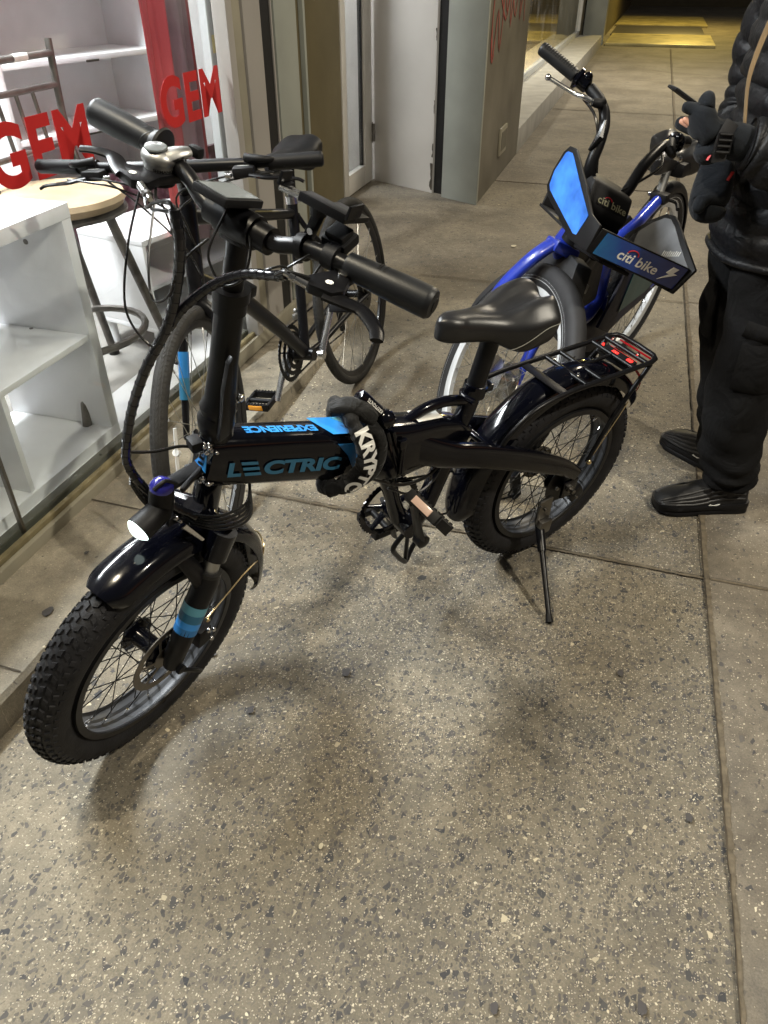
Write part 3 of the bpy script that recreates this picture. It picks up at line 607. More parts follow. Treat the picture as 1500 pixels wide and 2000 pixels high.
# cube shelving right behind the glass; x along the window, y into the shop
UN = thing('cube_shelf_unit', 'white cube shelving unit standing low right behind the glass at the left', 'shelf unit', Matrix.Translation(ST(1.1, -1.7, .117)))
o0 = ST(0, -1.475, 0.117); ex, ey = SV, -TV
def ub(name, *a):
    mb = MB(); rotbox(mb, o0, ex, ey, *a); return inl(mb.build(name, 'melamine'), UN)
T0, T1, ZT = 0.32, 1.84, 0.728
ub('top_board', T0, T1, 0, .385, ZT - .04, ZT); ub('bottom_board', T0, T1, .001, .384, 0, .038)
ub('side_panel', T1 - .04, T1 - .001, .001, .384, .0385, ZT - .0405); ub('side_panel', T0 + .001, T0 + .04, .001, .384, .0385, ZT - .0405)
ub('shelf', T0 + .041, T1 - .041, .006, .38, .338, .356)
for x_ in (1.415, 1.045, .675): ub('divider', x_ - .009, x_ + .009, .007, .379, .0385, .3375)
for x_ in (1.045,): ub('divider', x_ - .009, x_ + .009, .007, .379, .3565, ZT - .041)
for x_ in (1.79, 1.50):
    mb = MB(); mb.lathe([(.006, 0), (.006, .0015)], o0 + ex * x_ + ey * .2 + Vector((0, 0, .3562)), (0, 0, 1), 10); inl(mb.build('screw_cap', 'steel'), UN)
mb = MB(); mb.lathe([(.008, 0), (.008, .001)], o0 + ex * 1.7985 + ey * .14 + Vector((0, 0, .62)), -SV, 10); inl(mb.build('screw_cap', 'steel'), UN)
mb = MB(); rotbox(mb, ST(1.05, -1.95, .1), SV, -TV, 0, .42, 0, .28, 0, .62); tag(mb.build('black_box', 'darkbox'), 'black cardboard box standing behind the white cube shelves', 'box')
# tall bookcase
BC = thing('tall_bookcase', 'tall white open bookcase at the back behind the red curtain', 'bookcase', Matrix.Translation(ST(3.2, -2.4, .1)))
p0, p1 = ST(2.83, -2.43, .1), ST(3.66, -2.225, .1); bx = (p1 - p0).normalized(); by = Vector((-bx.y, bx.x, 0)); W_ = (p1 - p0).length
if by.dot(TV) > 0: by = -by
def bb(name, *a, m='melamine'):
    mb = MB(); rotbox(mb, p0, bx, by, *a); return inl(mb.build(name, m), BC)
bb('side_panel', -.02, 0, 0, .34, 0, 2.2); bb('side_panel', W_, W_ + .02, 0, .34, 0, 2.2); bb('back_panel', .0005, W_ - .0005, .33, .338, .01, 2.2)
for z_ in (.05, .42, .665, .94, 1.26, 1.6, 1.95, 2.18): bb('shelf', .0005, W_ - .0005, .002, .329, z_ - .011, z_ + .011)
bb('label_strip', .42, .49, -.003, .0015, .925, .934, m='steel')
bb('label_strip', .30, .45, -.003, .0015, .65, .658, m='steel')
mb = MB(); rotbox(mb, ST(3.30, -2.30, .1), bx, by, -.5, .75, 0, .03, 0, .49); tag(mb.build('marbled_board', 'marble'), 'dark red marbled board leaning against the foot of the bookcase', 'board')
# low console
CO = thing('low_console', 'low white console with open shelves standing on short legs', 'cabinet', Matrix.Translation(ST(2.6, -1.75, .1)))
c0, c1 = ST(2.425, -1.665, .1), ST(2.93, -1.56, .1); cx = (c1 - c0).normalized(); cy = Vector((-cx.y, cx.x, 0)); CW = .62
if cy.dot(TV) > 0: cy = -cy
def cb(name, *a):
    mb = MB(); rotbox(mb, c0, cx, cy, *a); return inl(mb.build(name, 'melamine'), CO)
cb('top_board', 0, CW, 0, .33, .435, .455); cb('bottom_board', .0005, CW, .001, .329, .10, .118); cb('side_panel', .0005, .018, .001, .329, .1185, .4345); cb('side_panel', CW - .018, CW - .0005, .001, .329, .1185, .4345)
cb('shelf', .0185, CW - .0185, .003, .325, .265, .28); cb('back_panel', .0185, CW - .0185, .326, .329, .1185, .4345)
for x_, y_ in ((.04, .04), (CW - .04, .04), (.04, .29), (CW - .04, .29)):
    mb = MB(); mb.tube([c0 + cx * x_ + cy * y_, c0 + cx * x_ + cy * y_ + Vector((0, 0, .1))], .018, 10); inl(mb.build('leg', 'melamine'), CO)
# bar stool with a back
SL = thing('bar_stool', 'bar stool with round pale wooden seat and grey tubular back and legs', 'stool', Matrix.Translation(ST(2.07, -1.70, .1)))
sc = ST(2.07, -1.70, 0)
mb = MB(); mb.lathe([(.17, -.045), (.20, -.035), (.212, -.015), (.205, 0), (.12, .004), (0.001, .002)], sc + Vector((0, 0, .80)), (0, 0, 1), 40); inl(mb.build('seat', 'wood'), SL)
mb = MB(); mb.lathe([(.16, -.06), (.21, -.055), (.21, -.047), (.16, -.046)], sc + Vector((0, 0, .80)), (0, 0, 1), 40); inl(mb.build('seat_pan', 'stoolmetal'), SL)
for (a, b) in (((2.17, -1.60), (2.37, -1.56)), ((2.20, -1.80), (2.40, -1.87)), ((1.95, -1.80), (1.84, -2.02)), ((1.97, -1.60), (1.78, -1.56))):
    mb = MB(); mb.tube([ST((a[0] + 2.07) / 2, (a[1] - 1.7) / 2, .735), ST(a[0], a[1], .72), ST(a[0] + (b[0] - a[0]) * .12, a[1] + (b[1] - a[1]) * .12, .66), ST(b[0], b[1], .12)], [.016, .016, .016, .015], 10, k=4)
    mb.m(1).tube([ST(b[0], b[1], .13), ST(b[0] + (b[0] - a[0]) * .02, b[1] + (b[1] - a[1]) * .02, .1)], .021, 10); inl(mb.build('leg', ['stoolmetal', 'matte']), SL)
mb = MB(); mb.tube([ST(2.09 + .215 * math.cos(a), -1.72 + .19 * math.sin(a), .34) for a in [2 * PI * i / 28 for i in range(28)]], .013, 8, closed=True); inl(mb.build('foot_ring', 'stoolmetal'), SL)
mb = MB()
for s_ in (2.44, 2.02): mb.tube([ST(s_ - .02, -1.84, .76), ST(s_, -1.89, .9), ST(s_ + .04, -1.915, 1.175)], .0125, 10, k=4)
mb.tube([ST(2.05, -1.91, 1.135), ST(2.475, -1.91, 1.135)], .011, 10); mb.tube([ST(2.04, -1.905, 1.045), ST(2.46, -1.905, 1.045)], .010, 10); mb.tube([ST(2.02, -1.885, .875), ST(2.44, -1.885, .875)], .009, 10)
for s_ in (2.16, 2.25, 2.33): mb.tube([ST(s_, -1.905, 1.045), ST(s_, -1.885, .875)], .007, 8)
mb.m(1).tube([ST(2.28, -1.91, 1.135), ST(2.345, -1.91, 1.135)], .0122, 10); inl(mb.build('backrest', ['stoolmetal', 'white']), SL)
# red curtain
mb = MB(); rings = []
for i in range(25):
    z_ = 0.45 + i * 0.1; row = []
    for j in range(61):
        u = j / 60; s_ = 2.565 + u * .43; t_ = -1.62 - .05 * u + .018 * math.sin(u * 19 + .6 * math.sin(z_ * 2)) + .008 * math.sin(u * 47 + z_)
        row.append(ST(s_, t_, z_))
    rings.append(row)
mb.loft(rings, closed=False, caps=False)
for f in mb.bm.faces:
    c = f.calc_center_median(); u = (c.dot(SV) - 2.565) / .43; f.material_index = 1 if .42 < u < .95 else 0
tag(mb.build('red_curtain', ['curtain', 'curtain2'], ang=180), 'red and mauve curtain hanging inside the right end of the shop window', 'curtain')
# ------------------------------------------------------------------ bicycle wheels
def wheel(parent, X, Rw, W, kind, label=None, nsp=36, hubw=.035, hubr=.022, rotor=None, name='wheel', phase=0.0):
    """X maps wheel space (axle along y through the origin) into the parent's space"""
    def P(r, y, th): return Vector((r * math.cos(th), y, r * math.sin(th)))
    def ring(mb, prof, n=96, mi=None, closedprof=True):
        rings = []
        for i in range(n): rings.append([P(r, y, 2 * PI * i / n) for r, y in prof])
        mb.loft(rings, closed=closedprof, caps=False, loop=True)
    rim = MB(X)
    if kind == 'fat':
        rb, hw = .206, .034
        prof = [(rb, -hw), (rb, hw), (.192, hw), (.191, hw - .003), (.1945, hw - .009), (.196, .020), (.1965, .012), (.1965, .004), (.1965, -.004), (.1965, -.012), (.196, -.020), (.1945, -hw + .009), (.191, -hw + .003), (.192, -hw)]
        ring(rim, prof)
        for f in rim.bm.faces:
            c = X.inverted() @ f.calc_center_median(); r_ = math.hypot(c.x, c.z)
            if r_ < .1968: f.material_index = 1 if (.012 < abs(c.y) < .026 or abs(c.y) < .004) else 0
        mats = ['rimdark', 'rimgrey']; ri = .194
    elif kind == 'road':
        rb, hw = Rw - 2 * W * .8, .0105
        prof = [(rb, -hw), (rb, hw), (rb - .012, hw), (rb - .024, .004), (rb - .024, -.004), (rb - .012, -hw)]
        ring(rim, prof); mats = ['rimdark']; ri = rb - .023
    else:
        rb, hw = Rw - 2 * W * .82, .015
        prof = [(rb, -hw), (rb, hw), (rb - .013, hw), (rb - .026, .008), (rb - .026, -.008), (rb - .013, -hw)]
        ring(rim, prof); mats = ['rimwhite']; ri = rb - .025
    ro = rim.build(name, mats, parent, label=label)
    # tyre
    t = MB(X); rc = Rw - W; prof = []
    bead = .206 if kind == 'fat' else rb
    for j in range(20):
        a = -PI * .80 + 2 * PI * .80 * j / 19
        sq = 1.04 if abs(a) > 1 else 1
        prof.append((rc + W * math.cos(a) * (1 if kind != 'fat' else .985), W * math.sin(a) * sq * (.97)))
    prof = [(bead - .001, -hw + .001)] + prof + [(bead - .001, hw - .001)]
    ring(t, prof, 120)
    r_ = random.Random(5)
    def knob(th, ph, dl, dw, h, skew=0.0):
        vs = []
        for hh, k in ((-.0015, 1.0), (h, .82)):
            for a, b in ((-1, -1), (1, -1), (1, 1), (-1, 1)):
                rr = W + hh; phh = ph + b * k * dw / 2 / W; thh = th + a * k * dl / 2 / Rw + b * skew * .5
                vs.append(t.bm.verts.new(t.T(P(rc + rr * math.cos(phh), rr * math.sin(phh) * .97, thh))))
        for q in ((4, 5, 6, 7), (0, 1, 5, 4), (1, 2, 6, 5), (2, 3, 7, 6), (3, 0, 4, 7)): t.face([vs[k] for k in q])
    if kind == 'fat':
        n = 70
        for i in range(n):
            th = 2 * PI * i / n; st = PI / n
            for sgn in (-1, 1):
                knob(th + (st * .9 if sgn > 0 else 0), sgn * .17, .0130, .0090, .0034, sgn * .016)
                knob(th + st, sgn * .50, .0112, .0100, .0034, -sgn * .018)
                knob(th + st * .3, sgn * .86, .0100, .0100, .0034, sgn * .008)
                knob(th + st * 1.2, sgn * 1.20, .0105, .0085, .0028)
    elif kind == 'road':
        n = 150
        for i in range(n):
            th = 2 * PI * i / n
            for sgn in (-1, 1):
                knob(th, sgn * .75, .0095, .0105, .0008, sgn * .012); knob(th + PI / n, sgn * .18, .0125, .006, .0006, sgn * .03)
    else:
        n = 110
        for i in range(n):
            th = 2 * PI * i / n
            for sgn in (-1, 1): knob(th, sgn * .5, .013, .015, .0012, sgn * .03)
        for sgn in (1,):
            t.mi = 1; ring(t, [(rc - .004 + .009, sgn * W * .985), (rc - .004, sgn * W * 1.0), (rc - .004, sgn * (W * 1.0 - .002)), (rc + .005, sgn * (W * .985 - .002))], 96)
            ring(t, [(rc + .005, -sgn * W * .985), (rc - .004, -sgn * W * 1.0), (rc - .004, -sgn * (W * 1.0 - .002)), (rc + .005, -sgn * (W * .985 - .002))], 96)
    t.build('tyre', [{'fat': 'rubber', 'road': 'rubber2', 'city': 'dusty'}[kind], 'rimwhite'], ro, ang=25)
    # hub
    h = MB(X)
    h.lathe([(.006, -hubw - .03), (.006, -hubw - .012), (hubr, -hubw - .008), (hubr * 1.75, -hubw - .002), (hubr * 1.75, -hubw + .003), (hubr, -hubw + .008), (hubr * .9, 0), (hubr, hubw - .008), (hubr * 1.75, hubw - .003), (hubr * 1.75, hubw + .002), (hubr, hubw + .008), (.006, hubw + .012), (.006, hubw + .03)], (0, 0, 0), (0, 1, 0), 24)
    h.build('hub', 'silver' if kind == 'city' else ('gloss' if kind == 'fat' else 'satin'), ro)
    sp = 'spoke' if kind == 'fat' else 'spoke2'
    for i in range(nsp):
        th = 2 * PI * i / nsp + phase; sd = 1 if i % 2 else -1; off = (1 if (i // 2) % 2 else -1) * 1.15
        m_ = MB(X); a = P(hubr * 1.7, sd * hubw, th + off); b = P(ri, sd * .004, th)
        m_.tube([a, b], .00115 if kind == 'fat' else .0010, 6)
        m_.m(1).tube([b, b + (a - b).normalized() * .014], .0024, 8)
        m_.build('spoke', [sp, 'silver'], ro)
    if rotor:
        y, r0 = rotor; m_ = MB(X); n = 48; L1 = []
        rings = [[P(r0, y - .001, 2 * PI * i / n), P(r0, y + .001, 2 * PI * i / n), P(r0 - .016 + .0015 * math.sin(i * PI / 2), y + .001, 2 * PI * i / n), P(r0 - .016, y - .001, 2 * PI * i / n)] for i in range(n)]
        m_.loft(rings, True, False, True)
        for k in range(6):
            a = 2 * PI * k / 6; m_.tube([P(.02, y, a), P(r0 * .6, y, a + .25), P(r0 - .012, y, a + .35)], .0035, 6, k=3, sq=(1, .3))
        m_.lathe([(.028, -.001), (.028, .001)], (0, y, 0), (0, 1, 0), 20)
        m_.build('brake_rotor', 'rotor', ro)
    return ro

def fender(mb, X, r, hw, a0, a1, drop=.03, n=72, th=.002, tipround=True, c=(0, 0)):
    """curved mudguard; angles in degrees measured from +x up over the wheel"""
    mb.X = X; prof = []
    for j in range(11):
        u = -1 + 2 * j / 10; prof.append((r + .012 - drop * abs(u) ** 2.6 - .006 * u * u, hw * math.sin(u * PI / 2 * .98)))
    rings = []
    for i in range(n + 1):
        f = i / n; a = R(a0 + (a1 - a0) * f); dd_ = min(1.0, min(f, 1 - f) * n / 4.0); e = (1 - .55 * (1 - dd_) ** 2) ** .5 if tipround else 1.0
        outer = [Vector((c[0] + math.cos(a) * p[0], p[1] * e, c[1] + math.sin(a) * p[0])) for p in prof]
        inner = [Vector((c[0] + math.cos(a) * (p[0] - th), p[1] * e * .97, c[1] + math.sin(a) * (p[0] - th))) for p in reversed(prof)]
        rings.append(outer + inner)
    mb.loft(rings, True, True); return mb

def saddle(parent, X, m='vinylleather', L=.275, hw=.108, stitch=True, k=1.0, lb=1.0):
    """nose towards +x, top surface about z = 0 at the middle"""
    W_ = [(0, .026), (.12, .030), (.28, .035), (.42, .044), (.55, .058), (.68, .080), (.80, .96 * hw), (.90, hw), (1, .93 * hw)]
    def ss(x): x = max(0, min(1, x)); return x * x * (3 - 2 * x)
    def width(u):
        for (a, b), (c, d) in zip(W_, W_[1:]):
            if u <= c: return b + (d - b) * ss((u - a) / (c - a)) if False else b + (d - b) * (u - a) / (c - a)
        return W_[-1][1]
    nn, nr = 60, 64; us = []
    for i in range(nn + 1): us.append((1 - math.cos(PI * i / nn)) / 2)
    rings = []; pipe = {-1: [], 1: []}
    for i, u in enumerate(us):
        e = 1.0
        if u < .15: e = math.sqrt(max(0.0009, 1 - (1 - u / .15) ** 2))
        if u > .90: e = math.sqrt(max(0.0009, 1 - ((u - .90) / .10) ** 2))
        ws = sum(width(max(0, min(1, u + d))) for d in (-.06, -.03, 0, .03, .06)) / 5
        w_ = ws * (e if u < .5 else (.42 + .58 * e))
        zt = .006 - .012 * math.sin(u * PI) * .6 + .016 * ss((u - .5) / .4) ; sk = (.052 + .032 * ss((u - .42) / .4)) * k
        if u < .5: zt -= .020 * (1 - e); sk -= .026 * (1 - e)
        else: zt -= .012 * (1 - e); sk -= .050 * (1 - e)
        x = L * (.62 - u) + (0 if u < .9 else 0); g = .013 * lb * ss((u - .30) / .3); lobe = .012 * lb * ss((u - .5) / .3); ring = []
        for j in range(nr):
            a = 2 * PI * j / nr; ca, sa = math.cos(a), math.sin(a)
            if sa >= 0:
                y = w_ * math.copysign(abs(ca) ** .62, ca); q = abs(y) / max(w_, 1e-4); z = zt - .030 * (1 - (max(0, 1 - q ** 2.6)) ** .5) * (1 if u > .2 else .75)
                z += -g * math.exp(-(y / (.30 * ws)) ** 2) + lobe * math.exp(-((q - .52) / .26) ** 2)
            else:
                y = w_ * math.copysign(abs(ca) ** .30, ca) * (1 - .12 * abs(sa)); z = zt - .030 - (sk - .030) * abs(sa) ** .8
                flap = math.exp(-((u - .66) / .16) ** 2) * .014 * (abs(ca) ** .5); z -= flap
            ring.append(Vector((x - (.012 * (abs(y) / ws) ** 2 * 0 if u < .9 else .0), y, z)))
        rings.append(ring)
        if .52 < u < .995:
            f = ss((u - .52) / .34)
            for sg in (-1, 1): pipe[sg].append(Vector((x, sg * (w_ * (1.005 if f < 1 else 1.0) - .0), zt - .030 - .040 * (1 - f))))
    mb = MB(X); mb.loft(rings, True, True)
    o = mb.build('saddle', m, parent, ang=75)
    if stitch:
        a = pipe[1] + list(reversed(pipe[-1])); s_ = MB(X); s_.tube(a, .0010, 6, k=2); s_.build('piping', 'stitch', o)
    return o

def grip(parent, X, a, b, r=.0165, m='grip', palm=0.0, ring=True, name='grip', flare=True):
    a, b = Vector(a), Vector(b); mb = MB(X); n = 28; d = (b - a)
    prof = []
    for i in range(n + 1):
        f = i / n; rr = r * (1 + (.12 * math.sin(f * PI * .9) if flare else 0)) + palm * max(0, f - .3) * 1.2
        if f > .97: rr *= .86
        prof.append((rr, d.length * f))
    prof = [(r * .98, -.001)] + prof + [(r * .6, d.length + .002)]
    mb.lathe(prof, a, d, 24)
    o = mb.build(name, m, parent)
    return o
def ribs(parent, X, a, b, r, f0, f1, n, m='matte', up=(0, 0, 1), wide=1.1):
    """raised texture pads on a grip"""
    a, b = Vector(a), Vector(b); d = b - a; dn = d.normalized(); u = Vector(up); u = (u - dn * u.dot(dn)).normalized(); v = dn.cross(u)
    mb = MB(X)
    for i in range(n):
        f = f0 + (f1 - f0) * i / max(1, n - 1)
        for j in range(-3, 4):
            an = j * wide / 6 + (.09 if i % 2 else 0); c = a + d * f + (u * math.cos(an) + v * math.sin(an)) * (r + .0003)
            rot = Matrix((dn, (v * math.cos(an) - u * math.sin(an)), (u * math.cos(an) + v * math.sin(an)))).transposed()
            mb.box(c, (d.length * (f1 - f0) / n * .62, r * wide / 6 * .7, .0012), rot, 0)
    mb.build('grip_texture', m, parent)
def chain(mb, pts, r=.0032, closed=False):
    P = smooth_path(pts, 8, closed); L = 0; last = P[0]; acc = 0; q = []
    for p in P[1:]:
        seg = (p - last).length; t0 = 0
        while acc + seg - t0 * seg >= .0127 and seg > 1e-6:
            t0 += (.0127 - acc) / seg; acc = 0; q.append(last.lerp(p, min(1, t0)))
        acc += seg * (1 - t0); last = p
    for i, (a, b) in enumerate(zip(q, q[1:])):
        mb.tube([a.lerp(b, .05), b.lerp(a, .05)], r, 6, sq=(1.25, .55 + .35 * (i % 2)))
    return mb
def crankset(parent, X, c, rr, y, m_ring='satin', teeth=44, arms=5, ring_name='chainring', rings=1):
    mb = MB(X); cx, cz = c
    for q_ in range(rings):
        r0 = rr - q_ * .022; yy = y + q_ * .007; prof = []
        n = teeth * 2 if q_ == 0 else (teeth - 10) * 2; rg = []
        for i in range(n):
            a = 2 * PI * i / n; ro = r0 + (.0035 if i % 2 else 0)
            rg.append([Vector((cx + math.cos(a) * r_, yy + d_, cz + math.sin(a) * r_)) for r_, d_ in ((ro, -.0012), (ro, .0012), (r0 - .013, .0018), (r0 - .013, -.0018))])
        mb.loft(rg, True, False, True)
    for k in range(arms):
        a = 2 * PI * k / arms + .4; mb.tube([(cx + .012 * math.cos(a), y, cz + .012 * math.sin(a)), (cx + (rr - .01) * math.cos(a), y, cz + (rr - .01) * math.sin(a))], [.012, .007], 8, sq=(1, .35), up=(0, 1, 0))
    mb.lathe([(.022, -.006), (.022, .006)], (cx, y, cz), (0, 1, 0), 20)
    return mb.build(ring_name, m_ring, parent)
def pedal(parent, X, c, dx, dy, dz, m='matte', refl='amber', lab=None, wd=.042):
    """platform pedal: dx along its length (outwards), dy across, dz thickness direction"""
    c, dx, dy, dz = Vector(c), Vector(dx).normalized(), Vector(dy).normalized(), Vector(dz).normalized(); rot = Matrix((dx, dy, dz)).transposed()
    mb = MB(X)
    for s_ in (-1, 1): mb.box(c + dy * s_ * wd, (.092, .010, .026), rot, .002); mb.box(c + dx * s_ * .044, (.010, wd * 2 - .002, .020), rot, .002)
    mb.tube([c - dx * .055, c + dx * .044], .009, 10)
    for s_ in (-1, 1):
        for k in range(7): mb.box(c + dy * s_ * wd + dx * (-.036 + k * .012) + dz * .014, (.005, .008, .004), rot)
    o = mb.build('pedal', m, parent, label=lab)
    for s_ in (-1, 1):
        r_ = MB(X); r_.box(c + dy * s_ * (wd + .0058), (.052, .003, .017), rot, .001); r_.build('reflector', refl, o)
    return o
def lever(parent, X, pts, r, m='satin', sq=(1, .45), up=(0, 0, 1), name='brake_lever', tip=None):
    mb = MB(X); mb.tube(pts, r, 10, k=6, sq=sq, up=up)
    if tip: mb.ball(pts[-1], tip, 10)
    return mb.build(name, m, parent)
# ------------------------------------------------------------------ the folding electric bicycle
EBM = frame_matrix(.438, 1.718, 214.4, 8, .276, .0385); EFM = frame_matrix(-.477, 1.082, 236.5, 15.2, .276, .0385)
EB = thing('electric_bicycle', 'black folding electric bicycle with fat tyres and blue LECTRIC lettering, standing in front', 'bicycle', EBM)
I4 = Matrix.Identity(4); XF = EBM.inverted() @ EFM
def FL(x, y, z): return XF @ Vector((x, y, z))
wheel(EB, Matrix.Translation((0, 0, .276)), .276, .0385, 'fat', name='rear_wheel', phase=.05)
wheel(EB, XF @ Matrix.Translation((0, 0, .276)), .276, .0385, 'fat', name='front_wheel', rotor=(.046, .082), phase=.02)
# frame
mb = MB()
mb.tube([(.955, 0, .690), (.93, 0, .682), (.80, 0, .640), (.66, 0, .594), (.585, 0, .570)], [.046, .052, .054, .0555, .0565], 20, up=(0, 0, 1), sq=(1, .70), se=4.2)
mb.tube([FL(-.134, 0, .560), FL(-.152, 0, .742)], .0255, 24)
mb.tube([FL(-.134, 0, .556), FL(-.135, 0, .572)], .029, 24); mb.tube([FL(-.1505, 0, .728), FL(-.152, 0, .745)], .029, 24)
# rear block and swing arms
mb.tube([(.583, 0, .572), (.545, 0, .556), (.50, 0, .550), (.44, 0, .545), (.385, 0, .530), (.34, 0, .510)], [.066, .072, .066, .060, .050, .036], 20, up=(0, 0, 1), sq=(1, .60), se=4.5)
for sg in (-1, 1):
    mb.tube([(.50, sg * .020, .555), (.45, sg * .032, .530), (.401, sg * .042, .510), (.351, sg * .054, .498), (.295, sg * .064, .479), (.216, sg * .073, .447), (.126, sg * .079, .405), (.046, sg * .082, .362), (-.018, sg * .084, .315)], [.040, .036, .034, .033, .032, .031, .029, .024, .017], 16, k=4, up=(0, 0, 1), sq=(1, .42), se=3)
    mb.box((-.005, sg * .082, .272), (.05, .008, .055), None, .003)
mb.tube([(.45, 0, .300), (.415, 0, .345), (.365, 0, .50), (.352, 0, .545), (.327, 0, .632)], [.026, .024, .024, .0215, .0205], 18)
mb.tube([(.55, 0, .50), (.52, 0, .40), (.497, 0, .33)], [.022, .018, .022], 14, k=3)
mb.tube([(.485, -.04, .318), (.485, .045, .318)], .024, 20)
mb.tube([(.535, 0, .600), (.50, 0, .613), (.459, 0, .627), (.405, 0, .628), (.345, 0, .612)], .0125, 14, k=5)
mb.tube([(.30, -.06, .50), (.30, .06, .50)], .009, 12)
mb.build('frame', 'gloss', EB)
# hinge plates and clamp
mb = MB(); mb.box((.565, 0, .572), (.010, .092, .140), Matrix.Rotation(.30, 3, 'Y'), .006); mb.box((.551, 0, .568), (.010, .094, .142), Matrix.Rotation(.30, 3, 'Y'), .006)
mb.tube([(.545, .048, .52), (.545, .048, .61)], .006, 10); mb.box((.55, .050, .60), (.018, .010, .022), None, .003); mb.build('frame_hinge', 'gloss', EB)
# blue decals on the beam
def beam_side(u, v, z=0.0, y=.0395):
    """u backwards from x = .93 along the beam, v up"""
    x = .93 - u; return (x, y + z, .682 - (.93 - x) * .318 + v)
def side(u, v, z): # slanted side lettering
    p = Vector(beam_side(u, v - .021)); return (p.x, .0400 + z, p.z)
o = text('lettering', 'L', .030, lambda u, v, z: side(u, v, z), 'decal', EB, bold=.045, extrude=.0004, sx=1.25, shear=.18)
bars = MB()
for k in range(3):
    z0 = k * .0125; bars.prism([side(.034 - .0022 * k, z0 - .001, .0002), side(.066 - .0022 * k, z0 - .001, .0002), side(.066 - .0022 * k - .001, z0 + .0055, .0002), side(.034 - .0022 * k - .001, z0 + .0055, .0002)], (0, .0006, 0))
bars.build('lettering', 'decal', EB)
text('lettering', 'CTRIC', .030, lambda u, v, z: side(u + .073, v, z), 'decal', EB, width=.168, bold=.045, extrude=.0004, shear=.18)
# top lettering (reads from the other side) and the pale highlight strip
def top(u, v, z):
    x = .66 + u; return (x, -.012 + v * 1.0 - .006, .0575 + .6875 - (.93 - x) * .318 - .010 + z)
text('lettering', 'EXPERIENCE', .021, lambda u, v, z: (.728 + u, -.006 + v * .95, .682 - (.93 - (.728 + u)) * .318 + .0560 + z), 'sky', EB, width=.148, bold=.045, extrude=.0004)
# bright blue panel near the hinge, over the top and down the side
mb = MB()
def bz(x, dz): return .682 - (.93 - x) * .318 + dz
mb.prism([(.730, -.030, bz(.730, .0562)), (.655, -.030, bz(.655, .0576)), (.640, .030, bz(.640, .0578)), (.705, .030, bz(.705, .0566))], (0, 0, .0008))
mb.m(1).prism([(.700, .0402, bz(.700, .040)), (.635, .0402, bz(.635, .040)), (.635, .0402, bz(.635, -.035)), (.660, .0402, bz(.660, -.030)), (.676, .0402, bz(.676, .010))], (0, .0008, 0))
mb.m(2).prism([(.680, -.028, bz(.680, .0572)), (.655, -.028, bz(.655, .0577)), (.640, -.002, bz(.640, .0578)), (.655, -.002, bz(.655, .0576))], (0, 0, .0014))
mb.m(1).prism([(.672, .001, bz(.672, .0572)), (.650, .001, bz(.650, .0577)), (.638, .028, bz(.638, .0578)), (.660, .028, bz(.660, .0576))], (0, 0, .0014))
mb.build('blue_panel_decal', ['sky', 'blue2', 'teal'], EB)
mb = MB(); mb.prism([FL(-.118, .012, .735), FL(-.112, .016, .735), FL(-.104, .024, .700), FL(-.114, -.010, .700)], (.0012, 0, .001)); mb.m(1)
mb.prism([FL(-.1105, .004, .724), FL(-.110, .013, .724), FL(-.109, .013, .719), FL(-.1095, .004, .719)], (.002, 0, .0012)); mb.prism([FL(-.1085, .004, .713), FL(-.108, .014, .713), FL(-.107, .014, .708), FL(-.1075, .004, .708)], (.002, 0, .0012))
mb.build('head_badge', ['sky', 'black'], EB)
for zz in (.738, .672):
    mb = MB()
    for k in range(16):
        q = random.Random(k + int(zz * 1000)); mb.ball(FL(-.118 + q.uniform(-.010, .012), .010 + q.uniform(-.018, .018), zz + q.uniform(-.008, .008)), q.uniform(.003, .0055), 8)
    mb.m(1).box(FL(-.110, -.010, zz + .004), (.022, .03, .02), None, .004); mb.build('cable_stop', ['silver', 'matte'], EB)
# warning sticker on the rear block
mb = MB(); a, b, c, d = (.490, -.022, .6165), (.425, -.022, .6065), (.425, .022, .6065), (.490, .022, .6165)
mb.prism([a, b, c, d], (0, 0, .001)); mb.m(1).prism([(.486, -.012, .6161), (.464, .000, .6127), (.486, .012, .6161)], (0, 0, .0014)); mb.m(2).prism([(.482, -.004, .6168), (.474, .000, .6156), (.482, .004, .6168)], (0, 0, .0006))
mb.build('warning_sticker', ['white', 'amber', 'black'], EB)
# seat post, clamp, saddle
mb = MB(); mb.tube([(.329, 0, .625), (.305, 0, .755), (.300, 0, .778)], [.0205, .0205, .021], 20); mb.box((.295, 0, .784), (.05, .05, .022), None, .006); mb.tube([(.36, -.02, .79), (.24, -.02, .795)], .0035, 8); mb.tube([(.36, .02, .79), (.24, .02, .795)], .0035, 8)
mb.build('seat_post', 'satin', EB)
mb = MB(); mb.tube([(.3285, 0, .622), (.3235, 0, .648)], .0265, 24); mb.tube([(.36, .0, .64), (.372, .015, .642), (.365, .045, .64)], [.008, .006, .007], 10, k=3); mb.box((.295, .0, .637), (.02, .035, .018), None, .004)
mb.m(1).tube([Vector((.3235, 0, .6485)) + Vector((.0225 * math.cos(a), .0225 * math.sin(a), .0)) for a in [2 * PI * i / 28 for i in range(28)]], .0014, 6, closed=True)
mb.build('seat_clamp', ['gloss', 'silver'], EB)
saddle(EB, Matrix.Translation((.279, -.006, .820)) @ Matrix.Rotation(R(-4), 4, 'Z') @ Matrix.Rotation(R(-2), 4, 'Y'), L=.264, hw=.090, k=1.1)
mb = MB(); mb.box((.285, -.005, .785), (.11, .05, .03), None, .012); mb.build('saddle_clamp', 'matte', EB)
